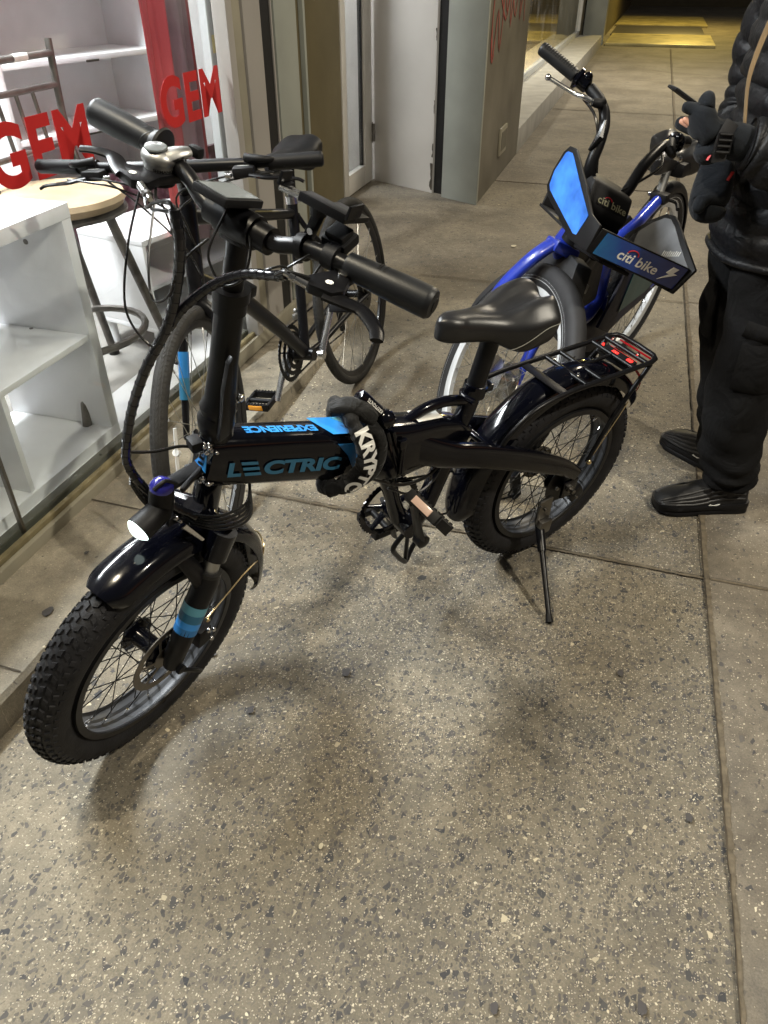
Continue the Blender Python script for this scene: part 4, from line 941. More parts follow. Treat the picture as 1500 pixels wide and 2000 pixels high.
# mudguards
mb = MB(); fender(mb, Matrix.Translation((.012, 0, .284)), .308, .046, -6, 150, drop=.035); mb.X = None; mb.build('rear_mudguard', 'gloss', EB)
mb = MB(); fender(mb, XF @ Matrix.Translation((-.012, 0, .276)), .292, .048, 64, 190, drop=.030); mb.X = None; mb.build('front_mudguard', 'gloss', EB)
mb = MB(XF)
for sg in (-1, 1): mb.tube([(-.075, sg * .078, .355), (-.20, sg * .060, .37), (-.292, sg * .040, .335 + .01)], .0022, 8)
mb.tube([(-.292, .040, .345), (-.305, .03, .36), (-.318, .0, .37), (-.305, -.03, .36), (-.292, -.040, .345)], .0022, 8, k=4)
mb.ball((-.078, .080, .356), .006)
mb.build('mudguard_stay', 'brasswire', EB)
# rack
mb = MB(); zr = .597; RL = []
for sg in (1, -1):
    p = [(.270, sg * .062, .490), (.262, sg * .068, .520), (.238, sg * .071, .550), (.200, sg * .072, .578), (.145, sg * .072, .592), (.08, sg * .072, .597)] if sg > 0 else [(.333, -.012, .625), (.300, -.040, .606), (.25, -.060, .600), (.18, -.070, .598), (.08, -.072, .597)]
    mb.tube(p, .0062, 10, k=4)
mb.tube([(.08, .072, zr), (-.05, .072, zr), (-.190, .072, zr), (-.212, .066, zr), (-.222, .052, zr), (-.225, 0, zr), (-.222, -.052, zr), (-.212, -.066, zr), (-.190, -.072, zr), (-.05, -.072, zr), (.08, -.072, zr)], .0065, 12)
for x_ in (.034, -.015, -.127, -.176): mb.tube([(x_, -.071, zr), (x_, .071, zr)], .0062, 10)
for x_ in (-.015,): mb.tube([(x_, 0, zr), (-.127, 0, zr)], .0045, 8)
mb.box((.107, 0, zr), (.026, .142, .003), None, .0008)
for sg in (1, -1): mb.tube([(-.19, sg * .072, .592), (-.10, sg * .078, .47), (-.040, sg * .086, .350)], .0062, 10); 
mb.tube([(-.10, -.03, .60), (-.06, -.05, .52), (0, -.08, .40)], .004, 8)
rk = mb.build('luggage_rack', 'satin', EB)
for x_, y_ in ((.034, -.045), (.034, .038), (-.176, -.045), (-.176, .038)):
    mb = MB(); mb.lathe([(.0055, 0), (.0055, .004), (.0035, .0045), (.0035, .008)], (x_, y_, zr + .006), (0, 0, 1), 6); mb.build('bolt', 'silver', rk)
mb = MB(); mb.tube([(-.045, .088, .352), (-.13, .075, .46), (-.155, .070, .49)], .0017, 8); mb.ball((-.043, .090, .351), .008); mb.build('mudguard_stay', 'brasswire', EB)
mb = MB(); mb.box((-.152, 0, .580), (.034, .10, .022), None, .005); o = mb.build('rear_light', 'matte', EB)
mb = MB(); mb.box((-.153, .036, .592), (.010, .016, .003), None, .001); mb.box((-.150, -.010, .592), (.010, .018, .003), None, .001); mb.box((-.1705, 0, .580), (.003, .09, .016), None, .001); mb.box((-.148, -.05, .590), (.006, .004, .014)); mb.build('red_lens', 'red_lens', o)
mb = MB(); mb.box((-.2150, 0, .5890), (.002, .105, .005), None, .0008); mb.build('red_strip', 'red_dark', rk)
mb = MB(); mb.tube([(-.17, .03, .575), (-.20, .045, .54), (-.235, .035, .50), (-.262, .015, .455)], .0016, 6, k=5); mb.tube([(-.17, .02, .575), (-.22, .035, .53), (-.25, .02, .47)], .0016, 6, k=5); mb.build('tail_wire', M['red_dark'], EB)
mb = MB(); mb.tube([(-.10, -.02, .585), (-.06, .02, .575), (-.02, .01, .585), (.0, -.03, .58), (-.05, -.05, .585)], .0018, 6, k=5); mb.build('light_cable', 'cable', EB)
# drivetrain
crankset(EB, None, (.485, .318), .083, -.052, 'gloss')
mb = MB(); mb.tube([(.485, .075, .318), (.545, .098, .485)], [.017, .012], 12, sq=(1, .55), up=(0, 1, 0)); mb.lathe([(.017, 0), (.017, .022), (.008, .024)], (.485, .068, .318), (0, 1, 0), 20); mb.lathe([(.013, 0), (.013, .018)], (.545, .088, .485), (0, 1, 0), 16); mb.build('crank_arm', 'satin', EB)
mb = MB(); mb.tube([(.485, -.070, .318), (.425, -.092, .155)], [.017, .012], 12, sq=(1, .55), up=(0, 1, 0)); mb.build('crank_arm', 'satin', EB)
pedal(EB, None, (.535, .145, .480), (-.1, 1, -.1), (.62, 0, .78), (-.78, 0, .62), refl='pink', wd=.030)
pedal(EB, None, (.425, -.155, .155), (0, 1, 0), (1, 0, 0), (0, 0, 1), refl='pink')
mb = MB()
for k in range(7): mb.lathe([(.028 + k * .0035, -.0012), (.028 + k * .0035, .0012)], (0, -.040 - .0 - k * -.0, .276), (0, 1, 0), 28) if False else mb.lathe([(.050 - k * .004, -.0012), (.050 - k * .004, .0012)], (0, -.036 - k * .0045, .276), (0, 1, 0), 28)
mb.build('cassette', 'rotor', EB)
mb = MB(); chain(mb, [(.50, -.052, .400), (.25, -.05, .345), (.02, -.05, .318), (-.035, -.05, .30), (-.03, -.05, .262), (.03, -.055, .215), (.06, -.056, .165), (.02, -.056, .150), (.10, -.056, .165), (.30, -.054, .205), (.50, -.052, .236)]); mb.build('chain', 'spoke', EB)
mb = MB(); mb.box((.035, -.062, .19), (.03, .018, .10), Matrix.Rotation(.3, 3, 'Y'), .006); mb.box((.01, -.072, .245), (.05, .03, .03), None, .006); mb.lathe([(.016, -.003), (.016, .003)], (.03, -.056, .155), (0, 1, 0), 14); mb.build('derailleur', 'satin', EB)
mb = MB(); mb.lathe([(.012, 0), (.012, .008), (.007, .009), (.007, .020), (.004, .021)], (0, .086, .276), (0, 1, 0), 6); mb.lathe([(.012, 0), (.012, .008), (.007, .02)], (0, -.086, .276), (0, -1, 0), 6)
for p in ((.055, .088, .30), (.075, .088, .235), (.10, .088, .255), (-.035, .09, .235)): mb.lathe([(.005, 0), (.005, .006), (.002, .007)], p, (0, 1, 0), 8)
mb.build('axle_nut', 'steel', EB)
mb = MB(); mb.box((-.045, .075, .235), (.045, .022, .04), Matrix.Rotation(.5, 3, 'Y'), .006); mb.lathe([(.06, -.001), (.06, .001)], (0, .062, .276), (0, 1, 0), 28); mb.build('rear_brake', 'satin', EB)
mb = MB(); mb.tube([(.497, .030, .300), (.520, .026, .262), (.505, .02, .225), (.470, .010, .175), (.452, 0, .158), (.435, -.01, .170), (.405, -.02, .215), (.415, -.02, .27), (.44, -.01, .30)], .0065, 10, k=4); mb.tube([(.470, .012, .29), (.455, 0, .16)], .0055, 10)
mb.build('rest_loop', 'satin', EB)
# kickstand
foot = Vector((.1834, .280, .050)); tp = Vector((.070, .080, .175))
mb = MB(); mb.box((.068, .080, .222), (.045, .012, .085), Matrix.Rotation(.1, 3, 'Y'), .004); mb.box((.066, .092, .175), (.040, .02, .045), None, .005); mb.build('kickstand_mount', 'steel', EB)
mb = MB(); mb.tube([tp, tp.lerp(foot, .30)], [.0125, .0118], 14); mb.tube([tp.lerp(foot, .29), foot], [.0078, .0068], 14); mb.m(1).tube([foot.lerp(tp, .06), foot + (foot - tp).normalized() * .006], [.0085, .0105], 12); mb.build('kickstand', ['satin', 'matte'], EB)
# ---- steered parts
mb = MB(XF); mb.tube([(-.105, 0, .600), (-.127, 0, .560), (-.135, 0, .565)], [.02, .03, .027], 18); mb.tube([(-.118, -.066, .556), (-.125, 0, .570), (-.118, .066, .556)], [.026, .028, .026], 16, k=4, sq=(1, .8))
for sg in (-1, 1):
    mb.m(0).tube([(-.120, sg * .064, .575), (-.098, sg * .064, .518)], [.026, .0245], 20); mb.m(1).tube([(-.100, sg * .064, .525), (-.085, sg * .064, .470)], .0165, 20)
    mb.m(2).tube([(-.089, sg * .064, .484), (-.083, sg * .065, .462), (-.06, sg * .067, .425), (-.030, sg * .068, .36), (-.004, sg * .068, .300), (.004, sg * .068, .272)], [.0235, .0245, .0238, .0228, .021, .017], 20)
    mb.m(3).tube([(-.0895, sg * .064, .488), (-.087, sg * .064, .480)], .024, 20)
mb.m(2).tube([(-.075, -.062, .465), (-.045, -.045, .530), (-.035, 0, .556), (-.045, .045, .530), (-.075, .062, .465)], [.016, .013, .012, .013, .016], 12, k=4, sq=(1.3, .7), up=(1, 0, 0))
mb.build('fork', ['gloss', 'alu', 'satin', 'black'], EB)
mb = MB(XF)
def leg_at(f): return Vector((-.060, .067, .425)).lerp(Vector((-.004, .068, .300)), f)
def band(f0, f1, mi): mb.m(mi).tube([leg_at(f0), leg_at(f1)], [.0247 - .0018 * f0, .0247 - .0018 * f1], 24, caps=False)
band(.04, .18, 0); band(.18, .32, 1); band(.32, .43, 2); band(.43, .54, 3)
mb.build('fork_decal', ['teal', 'decal', 'sky', 'blue2'], EB)
mb = MB(XF); mb.box((-.075, .066, .300), (.035, .035, .055), None, .008); mb.box((-.058, .052, .318), (.05, .02, .03), None, .006); mb.m(1)
for p in ((-.095, .085, .31), (-.09, .085, .285), (-.075, .088, .33)): mb.ball(p, .0055, 10)
mb.build('brake_caliper', ['matte', 'silver'], EB)
mb = MB(XF); mb.lathe([(.011, 0), (.011, .008), (.004, .01)], (.0, .086, .276), (0, 1, 0), 6); mb.tube([(.0, .092, .276), (-.03, .10, .25), (-.05, .10, .225)], [.005, .005, .004], 8, k=3); mb.build('axle_lever', 'satin', EB)
# headlamp: a slanted cylinder with a lit front
hd = Vector((1, 0, -.32)).normalized(); h0 = Vector((-.036, 0, .652))
mb = MB(XF); mb.lathe([(.008, -.002), (.017, .001), (.0218, .010), (.0235, .05), (.0240, .064)], h0, hd, 28); mb.tube([(-.03, 0, .63), (-.055, 0, .60), (-.085, 0, .585)], .007, 8); mb.box((-.045, 0, .612), (.02, .022, .02), None, .003); ho = mb.build('headlamp', 'matte', EB)
mb = MB(XF); mb.lathe([(.0225, .0), (.0225, .005), (.016, .011), (.008, .0145), (.001, .0155)], h0 + hd * .060, hd, 28); mb.build('lens', 'lamp_on', ho)
mb = MB(XF)
for p in ((-.05, .012, .618), (-.042, -.012, .605), (-.062, .01, .600)): mb.ball(p, .006, 8)
mb.tube([(-.05, .03, .61), (-.075, .055, .575)], [.007, .004], 8, sq=(1, .4)); mb.build('bracket_bolt', 'silver', ho)
mb = MB(XF); mb.lathe([(.021, -.05), (.022, -.02), (.0205, 0)], (-.030, -.004, .694), (0, 0, 1), 24); mb.box((-.078, 0, .694), (.085, .026, .010), Matrix.Rotation(-.05, 3, 'Y'), .003); mb.box((-.085, .015, .697), (.08, .008, .012), Matrix.Rotation(.25, 3, 'Z'), .003); bo = mb.build('horn', 'matte', EB)
mb = MB(XF); mb.lathe([(.0205, 0), (.020, .005), (.016, .0115), (.0085, .015), (.001, .016)], (-.030, -.004, .6945), (.12, 0, 1), 28); mb.m(1).tube([(-.050, .010, .7), (-.030, .004, .7145), (-.010, -.002, .7025)], .0035, 8, k=5, sq=(1, 1)); mb.build('blue_cap', ['bell', 'black'], bo)
# folding stem
mb = MB(XF); mb.tube([(-.152, 0, .742), (-.152, 0, .760), (-.148, 0, .772), (-.147, 0, .785), (-.150, 0, .795), (-.149, 0, .808), (-.153, 0, .825), (-.154, 0, .90), (-.156, 0, 1.00)], [.028, .028, .031, .032, .029, .031, .0265, .0235, .0225], 26, sq=(1, 1.0))
mb.tube([(-.156, 0, .99), (-.1565, 0, 1.013)], .0265, 24); mb.m(1).tube([(-.1565, 0, 1.0), (-.163, 0, 1.122)], .0168, 24)
so = mb.build('stem', ['satin', 'satin'], EB)
mb = MB(XF); mb.prism([(-.120, .026, .770), (-.150, .026, .775), (-.152, .028, .83), (-.140, .027, .88), (-.135, .026, .935), (-.126, .026, .925), (-.120, .026, .87), (-.122, .026, .82)], (.004, .012, 0), .003); mb.m(1).ball((-.168, .030, .835), .007); mb.ball((-.165, .026, .828), .004); mb.build('folding_latch', ['satin', 'silver'], so)
mb = MB(XF); mb.tube([(-.1575, .0, 1.010) for _ in range(1)] + [(-.1575, 0, 1.028)], .0285, 24); mb.box((-.185, .005, 1.018), (.02, .026, .018), None, .003); mb.tube([(-.19, -.02, 1.02), (-.175, -.035, 1.018), (-.15, -.036, 1.015)], [.005, .005, .004], 8, k=3); mb.build('height_clamp', 'satin', so)
mb = MB(XF); mb.lathe([(.024, -.032), (.025, 0), (.024, .032)], (-.162, 0, 1.125), (0, 1, 0), 24); mb.box((-.163, 0, 1.118), (.04, .05, .035), None, .008); mb.lathe([(.0195, -.055), (.0195, .058)], (-.162, 0, 1.125), (0, 1, 0), 20); mb.build('bar_clamp', 'satin', so)
bar = [(-.180, -.305, 1.158), (-.190, -.20, 1.152), (-.182, -.150, 1.150), (-.172, -.108, 1.145), (-.164, -.072, 1.130), (-.162, -.045, 1.125), (-.162, 0, 1.125), (-.162, .045, 1.125), (-.158, .075, 1.130), (-.158, .108, 1.143), (-.160, .150, 1.149), (-.163, .20, 1.150), (-.180, .305, 1.150)]
mb = MB(XF); mb.tube(bar, .0118, 16, k=4); mb.build('handlebar', 'satin', EB)
# left hand (near) grip
ga, gb = Vector((-.164, .185, 1.150)), Vector((-.181, .310, 1.149))
g0 = grip(EB, XF, ga, gb, .0172, palm=.004); ribs(g0, XF, ga, gb, .0188, .36, .9, 9, up=(-.2, 0, 1))
mb = MB(XF); mb.tube([ga.lerp(gb, .28), ga.lerp(gb, .288)], .0186, 24); mb.m(0).lathe([(.010, 0), (.010, .001)], gb + (gb - ga).normalized() * .002, gb - ga, 16); mb.build('grip_ring', 'black', g0)
# right hand (far) grip: twist throttle with a flared collar
ra, rb_ = Vector((-.198, -.196, 1.153)), Vector((-.182, -.312, 1.160))
g1 = grip(EB, XF, ra, rb_, .0175, palm=.003, name='twist_grip'); ribs(g1, XF, ra, rb_, .0190, .52, .95, 8, up=(.15, 0, 1))
mb = MB(XF); dd = (rb_ - ra).normalized(); mb.lathe([(.0165, -.012), (.0255, -.010), (.027, -.006), (.021, 0), (.018, .008)], ra, dd, 28); mb.build('throttle_collar', 'black', g1)
mb = MB(XF)
for f in (.08, .2, .32, .44): mb.tube([ra + dd * (f * .116) + (Vector((0, 0, 1)) * math.sin(a) + Vector((1, .1, 0)) * math.cos(a)) * .0182 + dd * .012 * math.cos(a + .5) for a in [2 * PI * i / 24 for i in range(24)]], .0007, 5, closed=True)
mb.tube([ra.lerp(rb_, .47), ra.lerp(rb_, .478)], .0187, 24); mb.build('grip_groove', 'black', g1)
# shifter pod and right brake
mb = MB(XF); mb.ball((-.163, -.158, 1.156), .024, 20, (1.0, 1.15, .62)); mb.tube([(-.165, -.150, 1.158), (-.182, -.138, 1.166), (-.196, -.132, 1.168)], [.016, .012, .009], 12, k=4, sq=(.7, 1.2)); mb.lathe([(.0225, -.012), (.0240, -.004), (.0238, .004)], (-.165, -.157, 1.150), (0, 0, 1), 28); mb.m(1).lathe([(.0215, -.03), (.0215, -.0125)], (-.165, -.157, 1.150), (0, 0, 1), 20); mb.m(2).lathe([(.0165, 0), (.0155, .002), (.001, .0035)], (-.158, -.160, 1.1695), (.1, -.05, 1), 24)
sh = mb.build('gear_shifter', ['alu', 'matte', 'screen'], EB)
mb = MB(XF); mb.box((-.205, -.128, 1.168), (.014, .022, .016), None, .005); mb.build('thumb_lever', 'matte', sh)
fnS = lambda u, v, z: (-.143 + .003 - .010 * ((u / .030) ** 2) + .0035, -.172 + u * .98, 1.1495 + v)
text('lettering', 'SHIMANO', .0042, lambda u, v, z: (-.165 + (.0243 + z) * math.cos(.35 + u / .0243), -.157 + (.0243 + z) * math.sin(.35 + u / .0243), 1.1425 + v), 'black', sh, width=.030, bold=.03, X=XF)
def brake(side_, bx, pts, adj0, adj1, logo):
    mb = MB(XF); mb.prism(bx, (0, 0, .014), .003); o = mb.build('brake_body', 'satin', EB)
    lever(o, XF, pts, [.0115, .0105, .0092, .0080, .0068], up=(0, 0, 1), sq=(.55, 1.3), m='satin')
    m2 = MB(XF); a, b = Vector(adj0), Vector(adj1); m2.tube([a, a.lerp(b, .5)], .0062, 10); m2.tube([a.lerp(b, .5), b], .0046, 10); m2.tube([a.lerp(b, .55), a.lerp(b, .75)], .0066, 8); m2.build('cable_adjuster', 'silver', o)
    m3 = MB(XF); c = Vector(logo)
    for k in range(6):
        a = 2 * PI * k / 6; rr = Matrix.Rotation(a, 3, 'Z'); m3.prism([c + rr @ Vector(p) for p in ((.0012, -.001, 0), (.0048, -.0022, 0), (.0055, 0, 0), (.0048, .0022, 0), (.0012, .001, 0))], (0, 0, .0005))
    m3.build('round_emblem', 'white', o); return o
zb = 1.128
brake(1, [(-.150, .172, zb), (-.176, .178, zb), (-.172, .198, zb), (-.150, .200, zb), (-.118, .214, zb), (-.100, .208, zb), (-.092, .176, zb), (-.104, .160, zb), (-.124, .164, zb)],
      [(-.105, .195, 1.132), (-.112, .222, 1.131), (-.118, .246, 1.129), (-.100, .280, 1.127), (-.083, .294, 1.125)], (-.098, .172, 1.136), (-.088, .140, 1.142), (-.118, .190, 1.1423))
brake(-1, [(-.178, -.125, zb), (-.178, -.150, zb), (-.150, -.160, zb), (-.128, -.190, zb), (-.105, -.178, zb), (-.100, -.145, zb), (-.112, -.126, zb), (-.14, -.132, zb)],
      [(-.112, -.170, 1.136), (-.122, -.195, 1.137), (-.134, -.220, 1.138), (-.125, -.245, 1.138), (-.112, -.262, 1.136)], (-.104, -.132, 1.138), (-.092, -.100, 1.134), (-.116, -.160, 1.1423))
mb = MB(XF); mb.lathe([(.007, 0), (.007, .003), (.004, .0035)], (-.150, .188, 1.142), (0, 0, 1), 16); mb.build('pivot_screw', 'silver', EB)
# switch box by the near grip
mb = MB(XF); mb.tube([(-.162, .150, 1.149), (-.163, .168, 1.150)], .0172, 20); mb.box((-.185, .152, 1.165), (.034, .040, .016), Matrix.Rotation(.35, 3, 'Y'), .004); mb.box((-.180, .152, 1.176), (.026, .030, .010), Matrix.Rotation(.35, 3, 'Y'), .003); mb.build('switch_box', 'matte', EB)
# display
dr = Matrix.Rotation(R(-2), 3, 'Z') @ Matrix.Rotation(R(-13), 3, 'Y')
dc = Vector((-.152, -.016, 1.162))
mb = MB(XF); mb.box(dc, (.078, .062, .012), dr, .003); mb.tube([(-.162, -.02, 1.125), (-.162, -.02, 1.15)], .009, 10); do = mb.build('display', 'matte', EB)
mb = MB(XF); mb.box(dc + dr @ Vector((0, 0, .0065)), (.066, .052, .0015), dr); mb.build('screen', 'screen', do)
mb = MB(XF); mb.box(dc + dr @ Vector((0, -.0285, .0066)), (.070, .0016, .0012), dr); mb.build('bright_edge', 'silver', do)
# phone holder
mb = MB(XF); mb.tube([(-.160, .108, 1.143), (-.160, .120, 1.146)], .0185, 20); mb.prism([(-.160, .106, 1.150), (-.160, .118, 1.150), (-.160, .132, 1.195), (-.160, .118, 1.195)], (-.010, .002, 0), .002); mb.lathe([(.011, 0), (.011, .012)], (-.163, .126, 1.194), (.1, 0, 1), 18)
pr_ = Matrix.Rotation(R(-12), 3, 'Y')
mb.box((-.160, .140, 1.210), (.028, .075, .012), pr_, .002)
mb.prism([(-.176, .176, 1.210), (-.176, .181, 1.210), (-.178, .183, 1.228), (-.178, .179, 1.228)], (.03, 0, .003), .001)
mb.prism([(-.176, .060, 1.206), (-.176, .066, 1.206), (-.178, .068, 1.224), (-.178, .063, 1.224)], (.022, 0, .003), .001); mb.box((-.168, .066, 1.205), (.02, .012, .010), None, .002)
mb.box((-.190, .150, 1.200), (.04, .05, .008), pr_, .002)
ph = mb.build('phone_holder', 'satin', EB)
mb = MB(XF); mb.tube([(-.155, .066, 1.206), (-.155, .105, 1.208)], .0035, 8); mb.tube([(-.170, .066, 1.204), (-.170, .105, 1.205)], .0035, 8); mb.lathe([(.0045, 0), (.0045, .002)], (-.1585, .121, 1.170), (1, 0, 0), 14); mb.build('slide_rod', 'silver', ph)
# wrapped cable looms and single cables
def loom(pts, r, name='cable_loom', m='wrap', k=8, pitch=.012):
    mb = MB(XF); mb.tube(pts, r, 12, k=k)
    P = smooth_path(pts, k); L = 0
    for a, b in zip(P, P[1:]):
        L += (b - a).length
        if L > pitch:
            L = 0; t = (b - a).normalized(); mb.tube([b - t * .0026, b + t * .0026], [r * 1.10, r * 1.04], 12)
    return mb.build(name, m, EB)
loom([(-.06, -.024, 1.160), (-.06, -.012, 1.116), (-.06, -.015, 1.053), (-.05, -.022, .988), (-.03, -.042, .914), (-.02, -.061, .83), (-.01, -.064, .76), (-.01, -.060, .718), (-.02, -.036, .680), (-.05, -.006, .640), (-.078, .03, .615)], .0078)
loom([(-.094, .140, 1.136), (-.10, .120, 1.123), (-.10, .070, 1.101), (-.09, .026, 1.068), (-.07, -.009, 1.021), (-.055, -.022, .985)], .0068)
mb = MB(XF)
for k in range(5):
    o_ = k * .006; w2 = (k - 2) * .004
    cc_ = MB(XF); cc_.tube([(-.012, -.058, .70 - o_), (-.03, -.040, .650 - o_), (-.055, -.010, .628 - o_), (-.075, .030, .622 - o_ * 1.1), (-.11, .068 + w2, .618 - o_), (-.165, .076 + w2, .612 - o_ * .8), (-.205, .045, .618), (-.225, .01, .650 + o_)], .0025 + .0004 * (k % 2), 8, k=8); cc_.build('control_cable', 'cable', EB)
def single(pts, r, k=8):
    c_ = MB(XF); c_.tube(pts, r, 8, k=k); c_.build('control_cable', 'cable', EB)
single([(-.012, -.062, .745), (-.05, -.045, .735), (-.09, -.025, .737), (-.115, -.012, .728)], .0028, 6)
single([(-.10, .172, 1.145), (-.088, .142, 1.143), (-.096, .12, 1.125)], .0026, 5)
for (a, b) in (((-.098, -.118, 1.134), (-.06, -.030, 1.165)), ((-.150, -.150, 1.130), (-.062, -.024, 1.16)), ((-.12, -.135, 1.13), (-.064, -.02, 1.15))):
    a, b = Vector(a), Vector(b); single([a, a.lerp(b, .35) + Vector((.012, 0, -.012)), a.lerp(b, .7) + Vector((.008, -.006, -.004)), b, b + Vector((0, .003, -.04))], .0024, 6)
single([(-.10, -.13, 1.13), (-.05, -.10, 1.07), (-.02, -.07, 1.00), (-.03, -.03, .96), (-.045, -.02, .99)], .0018, 8)
single([(-.12, -.12, 1.12), (-.07, -.08, 1.06), (-.05, -.05, 1.02), (-.05, -.02, 1.04), (-.06, -.01, 1.09), (-.10, .0, 1.12)], .0018, 8)
single([(-.152, -.012, 1.152), (-.115, -.010, 1.10), (-.110, .000, 1.075), (-.115, .020, 1.055), (-.125, .045, 1.075), (-.135, .045, 1.115), (-.150, .02, 1.135), (-.152, .0, 1.145)], .0019, 8)
single([(-.10, .075, 1.098), (-.115, .10, 1.12), (-.125, .115, 1.125), (-.125, .135, 1.115), (-.13, .15, 1.12), (-.155, .152, 1.145)], .0019, 8)
single([(-.10, .07, 1.10), (-.12, .10, 1.11), (-.135, .125, 1.135), (-.165, .14, 1.155), (-.175, .15, 1.163)], .0019, 8)
mb.bm.free()
for p_, r_ in (([(.80, .01, .585), (.70, .012, .553), (.60, .01, .500), (.52, .02, .455), (.45, .03, .46), (.40, .03, .50)], .004), ([(.90, 0, .615), (.84, 0, .600), (.78, 0, .580)], .006), ([(.56, .03, .47), (.50, .045, .438), (.44, .04, .45), (.41, .03, .49)], .003), ([(.44, .03, .47), (.43, .02, .42), (.42, .0, .36)], .003)):
    mb = MB(); mb.tube(p_, r_, 8, k=6); mb.build('frame_cable', 'cable', EB)

# ------------------------------------------------------------------ fabric covered chain lock round the frame
LK = thing('chain_lock', 'black fabric covered chain lock with white KRYPTONITE lettering, looped round the bicycle frame', 'lock', EBM)
lp = [(.655, -.050, .665), (.665, -.015, .690), (.668, .030, .688), (.662, .060, .660), (.655, .068, .625), (.660, .068, .590), (.680, .060, .560), (.708, .044, .545), (.712, .012, .530), (.690, -.03, .530), (.665, -.055, .57), (.652, -.060, .62)]
mb = MB()
P_ = smooth_path(lp, 8, True); rr = [.0155 + .0014 * math.sin(i * .9) + .0010 * math.sin(i * 2.3) for i in range(len(P_))]
mb.tube(P_, rr, 18, closed=True, sq=(1.15, .85), up=None); mb.build('chain_sleeve', 'lockfab', LK)
mb = MB(); mb.tube([(.640, .030, .670), (.612, .036, .648), (.600, .040, .60), (.612, .038, .55), (.640, .030, .520)], [.016, .020, .021, .020, .015], 18, k=6, sq=(.75, 1)); mb.build('sleeve_fold', 'lockfab', LK)
mb = MB(); mb.tube([(.690, -.005, .698), (.665, .010, .706), (.640, .022, .697), (.618, .030, .675)], [.015, .020, .022, .018], 16, k=6, sq=(.9, 1.1)); mb.build('sleeve_fold', 'lockfab', LK)
mb = MB(); ka, kb = Vector((.637, .004, .722)), Vector((.590, .028, .668)); mb.lathe([(.006, 0), (.0135, .003), (.0148, .012), (.0148, .058), (.012, .064)], ka, kb - ka, 24); mb.m(1).lathe([(.0105, 0), (.0105, .010)], ka + (kb - ka).normalized() * .062, kb - ka, 20); mb.m(0).ball(kb + Vector((-.004, .004, -.004)), .021, 16)
kk = mb.build('lock_barrel', ['gloss', 'silver'], LK)
def onb(u, v, z):
    dn = (kb - ka).normalized(); vv = Vector((0, 0, 1)); n0 = (Vector((.15, .75, .62))); n0 = (n0 - dn * n0.dot(dn)).normalized(); t0 = dn.cross(n0)
    a = (v - .0045) / .015; return ka + dn * (.060 - u) + (n0 * math.cos(a) + t0 * math.sin(a)) * (.0151 + z)
text('lettering', 'KRYPTONITE', .0075, onb, 'white', kk, width=.042, bold=.03)
mb = MB(); q_ = onb(.014, .015, .0004); mb.lathe([(.0055, 0), (.0055, .0008)], q_, Vector((.1, .5, .8)), 16); mb.build('orange_dot', M['pink'], kk)
# big lettering down the sleeve, one letter after another along its outer face
path = [Vector(p) for p in ((.667, .068, .690), (.660, .084, .662), (.655, .092, .630), (.657, .0925, .600), (.668, .088, .575), (.688, .078, .556), (.712, .064, .544), (.728, .045, .535))]
SP = smooth_path(path, 10); cum = [0.0]
for a, b in zip(SP, SP[1:]): cum.append(cum[-1] + (b - a).length)
def onpath(dst):
    for i in range(len(cum) - 1):
        if cum[i + 1] >= dst: f = (dst - cum[i]) / (cum[i + 1] - cum[i]); return SP[i].lerp(SP[i + 1], f), (SP[i + 1] - SP[i]).normalized()
    return SP[-1], (SP[-1] - SP[-2]).normalized()
def sleeve(u, v, z):
    p, t = onpath(max(0, u)); out = Vector((.02, 1, .10)); out = (out - t * out.dot(t)).normalized(); w_ = out.cross(t)
    k_ = (v - .0135); return p + w_ * k_ + out * (z - .002 - 9.0 * k_ * k_)
text('lettering', 'KRYPTO', .0285, sleeve, 'white', LK, width=.168, bold=.045, extrude=.0006)
# ------------------------------------------------------------------ the hybrid bicycle by the window
HBM = frame_matrix(-.119, 2.855, -109, -6, .345, .017); HFM = frame_matrix(-.478, 1.765, -95, -3, .345, .017)
HY = thing('hybrid_bicycle', 'slim matte black hybrid bicycle with flat bar, parked against the shop window', 'bicycle', HBM)
XH = HBM.inverted() @ HFM
def HL(x, y, z): return XH @ Vector((x, y, z))
wheel(HY, Matrix.Translation((0, 0, .345)), .345, .0175, 'road', nsp=28, hubw=.03, hubr=.015, name='rear_wheel')
fw = wheel(HY, XH @ Matrix.Translation((0, 0, .345)), .345, .020, 'road', nsp=28, hubw=.03, hubr=.014, name='front_wheel')
mb = MB(XH); a, b = Vector((.152, -.014, .462)), Vector((.200, -.014, .350)); mb.tube([a, b], .006, 8, sq=(1.3, .6)); mb.tube([a.lerp(b, .5) + Vector((-.006, 0, -.004)), a.lerp(b, .5) + Vector((.006, 0, .004))], .009, 8); mb.build('reflector', 'white', fw)
mb = MB(); mb.box((.010, .008, .56), (.012, .03, .022), None, .003); mb.build('reflector', 'pink', HY)
hb = HL(-.150, 0, .690); ht = HL(-.205, 0, .895)
mb = MB(); mb.tube([hb, ht], [.0225, .021], 20); mb.tube([HL(-.198, 0, .868), (.80, 0, .832), (.60, 0, .785), (.41, 0, .742)], [.021, .019, .017, .015], 16, sq=(1, .85))
mb.tube([HL(-.160, 0, .722), (.80, 0, .605), (.62, 0, .445), (.475, 0, .305)], [.024, .025, .024, .022], 16, sq=(1, .85))
mb.tube([(.392, 0, .775), (.425, 0, .55), (.472, 0, .305)], .0165, 16); mb.tube([(.475, -.036, .30), (.475, .036, .30)], .022, 18)
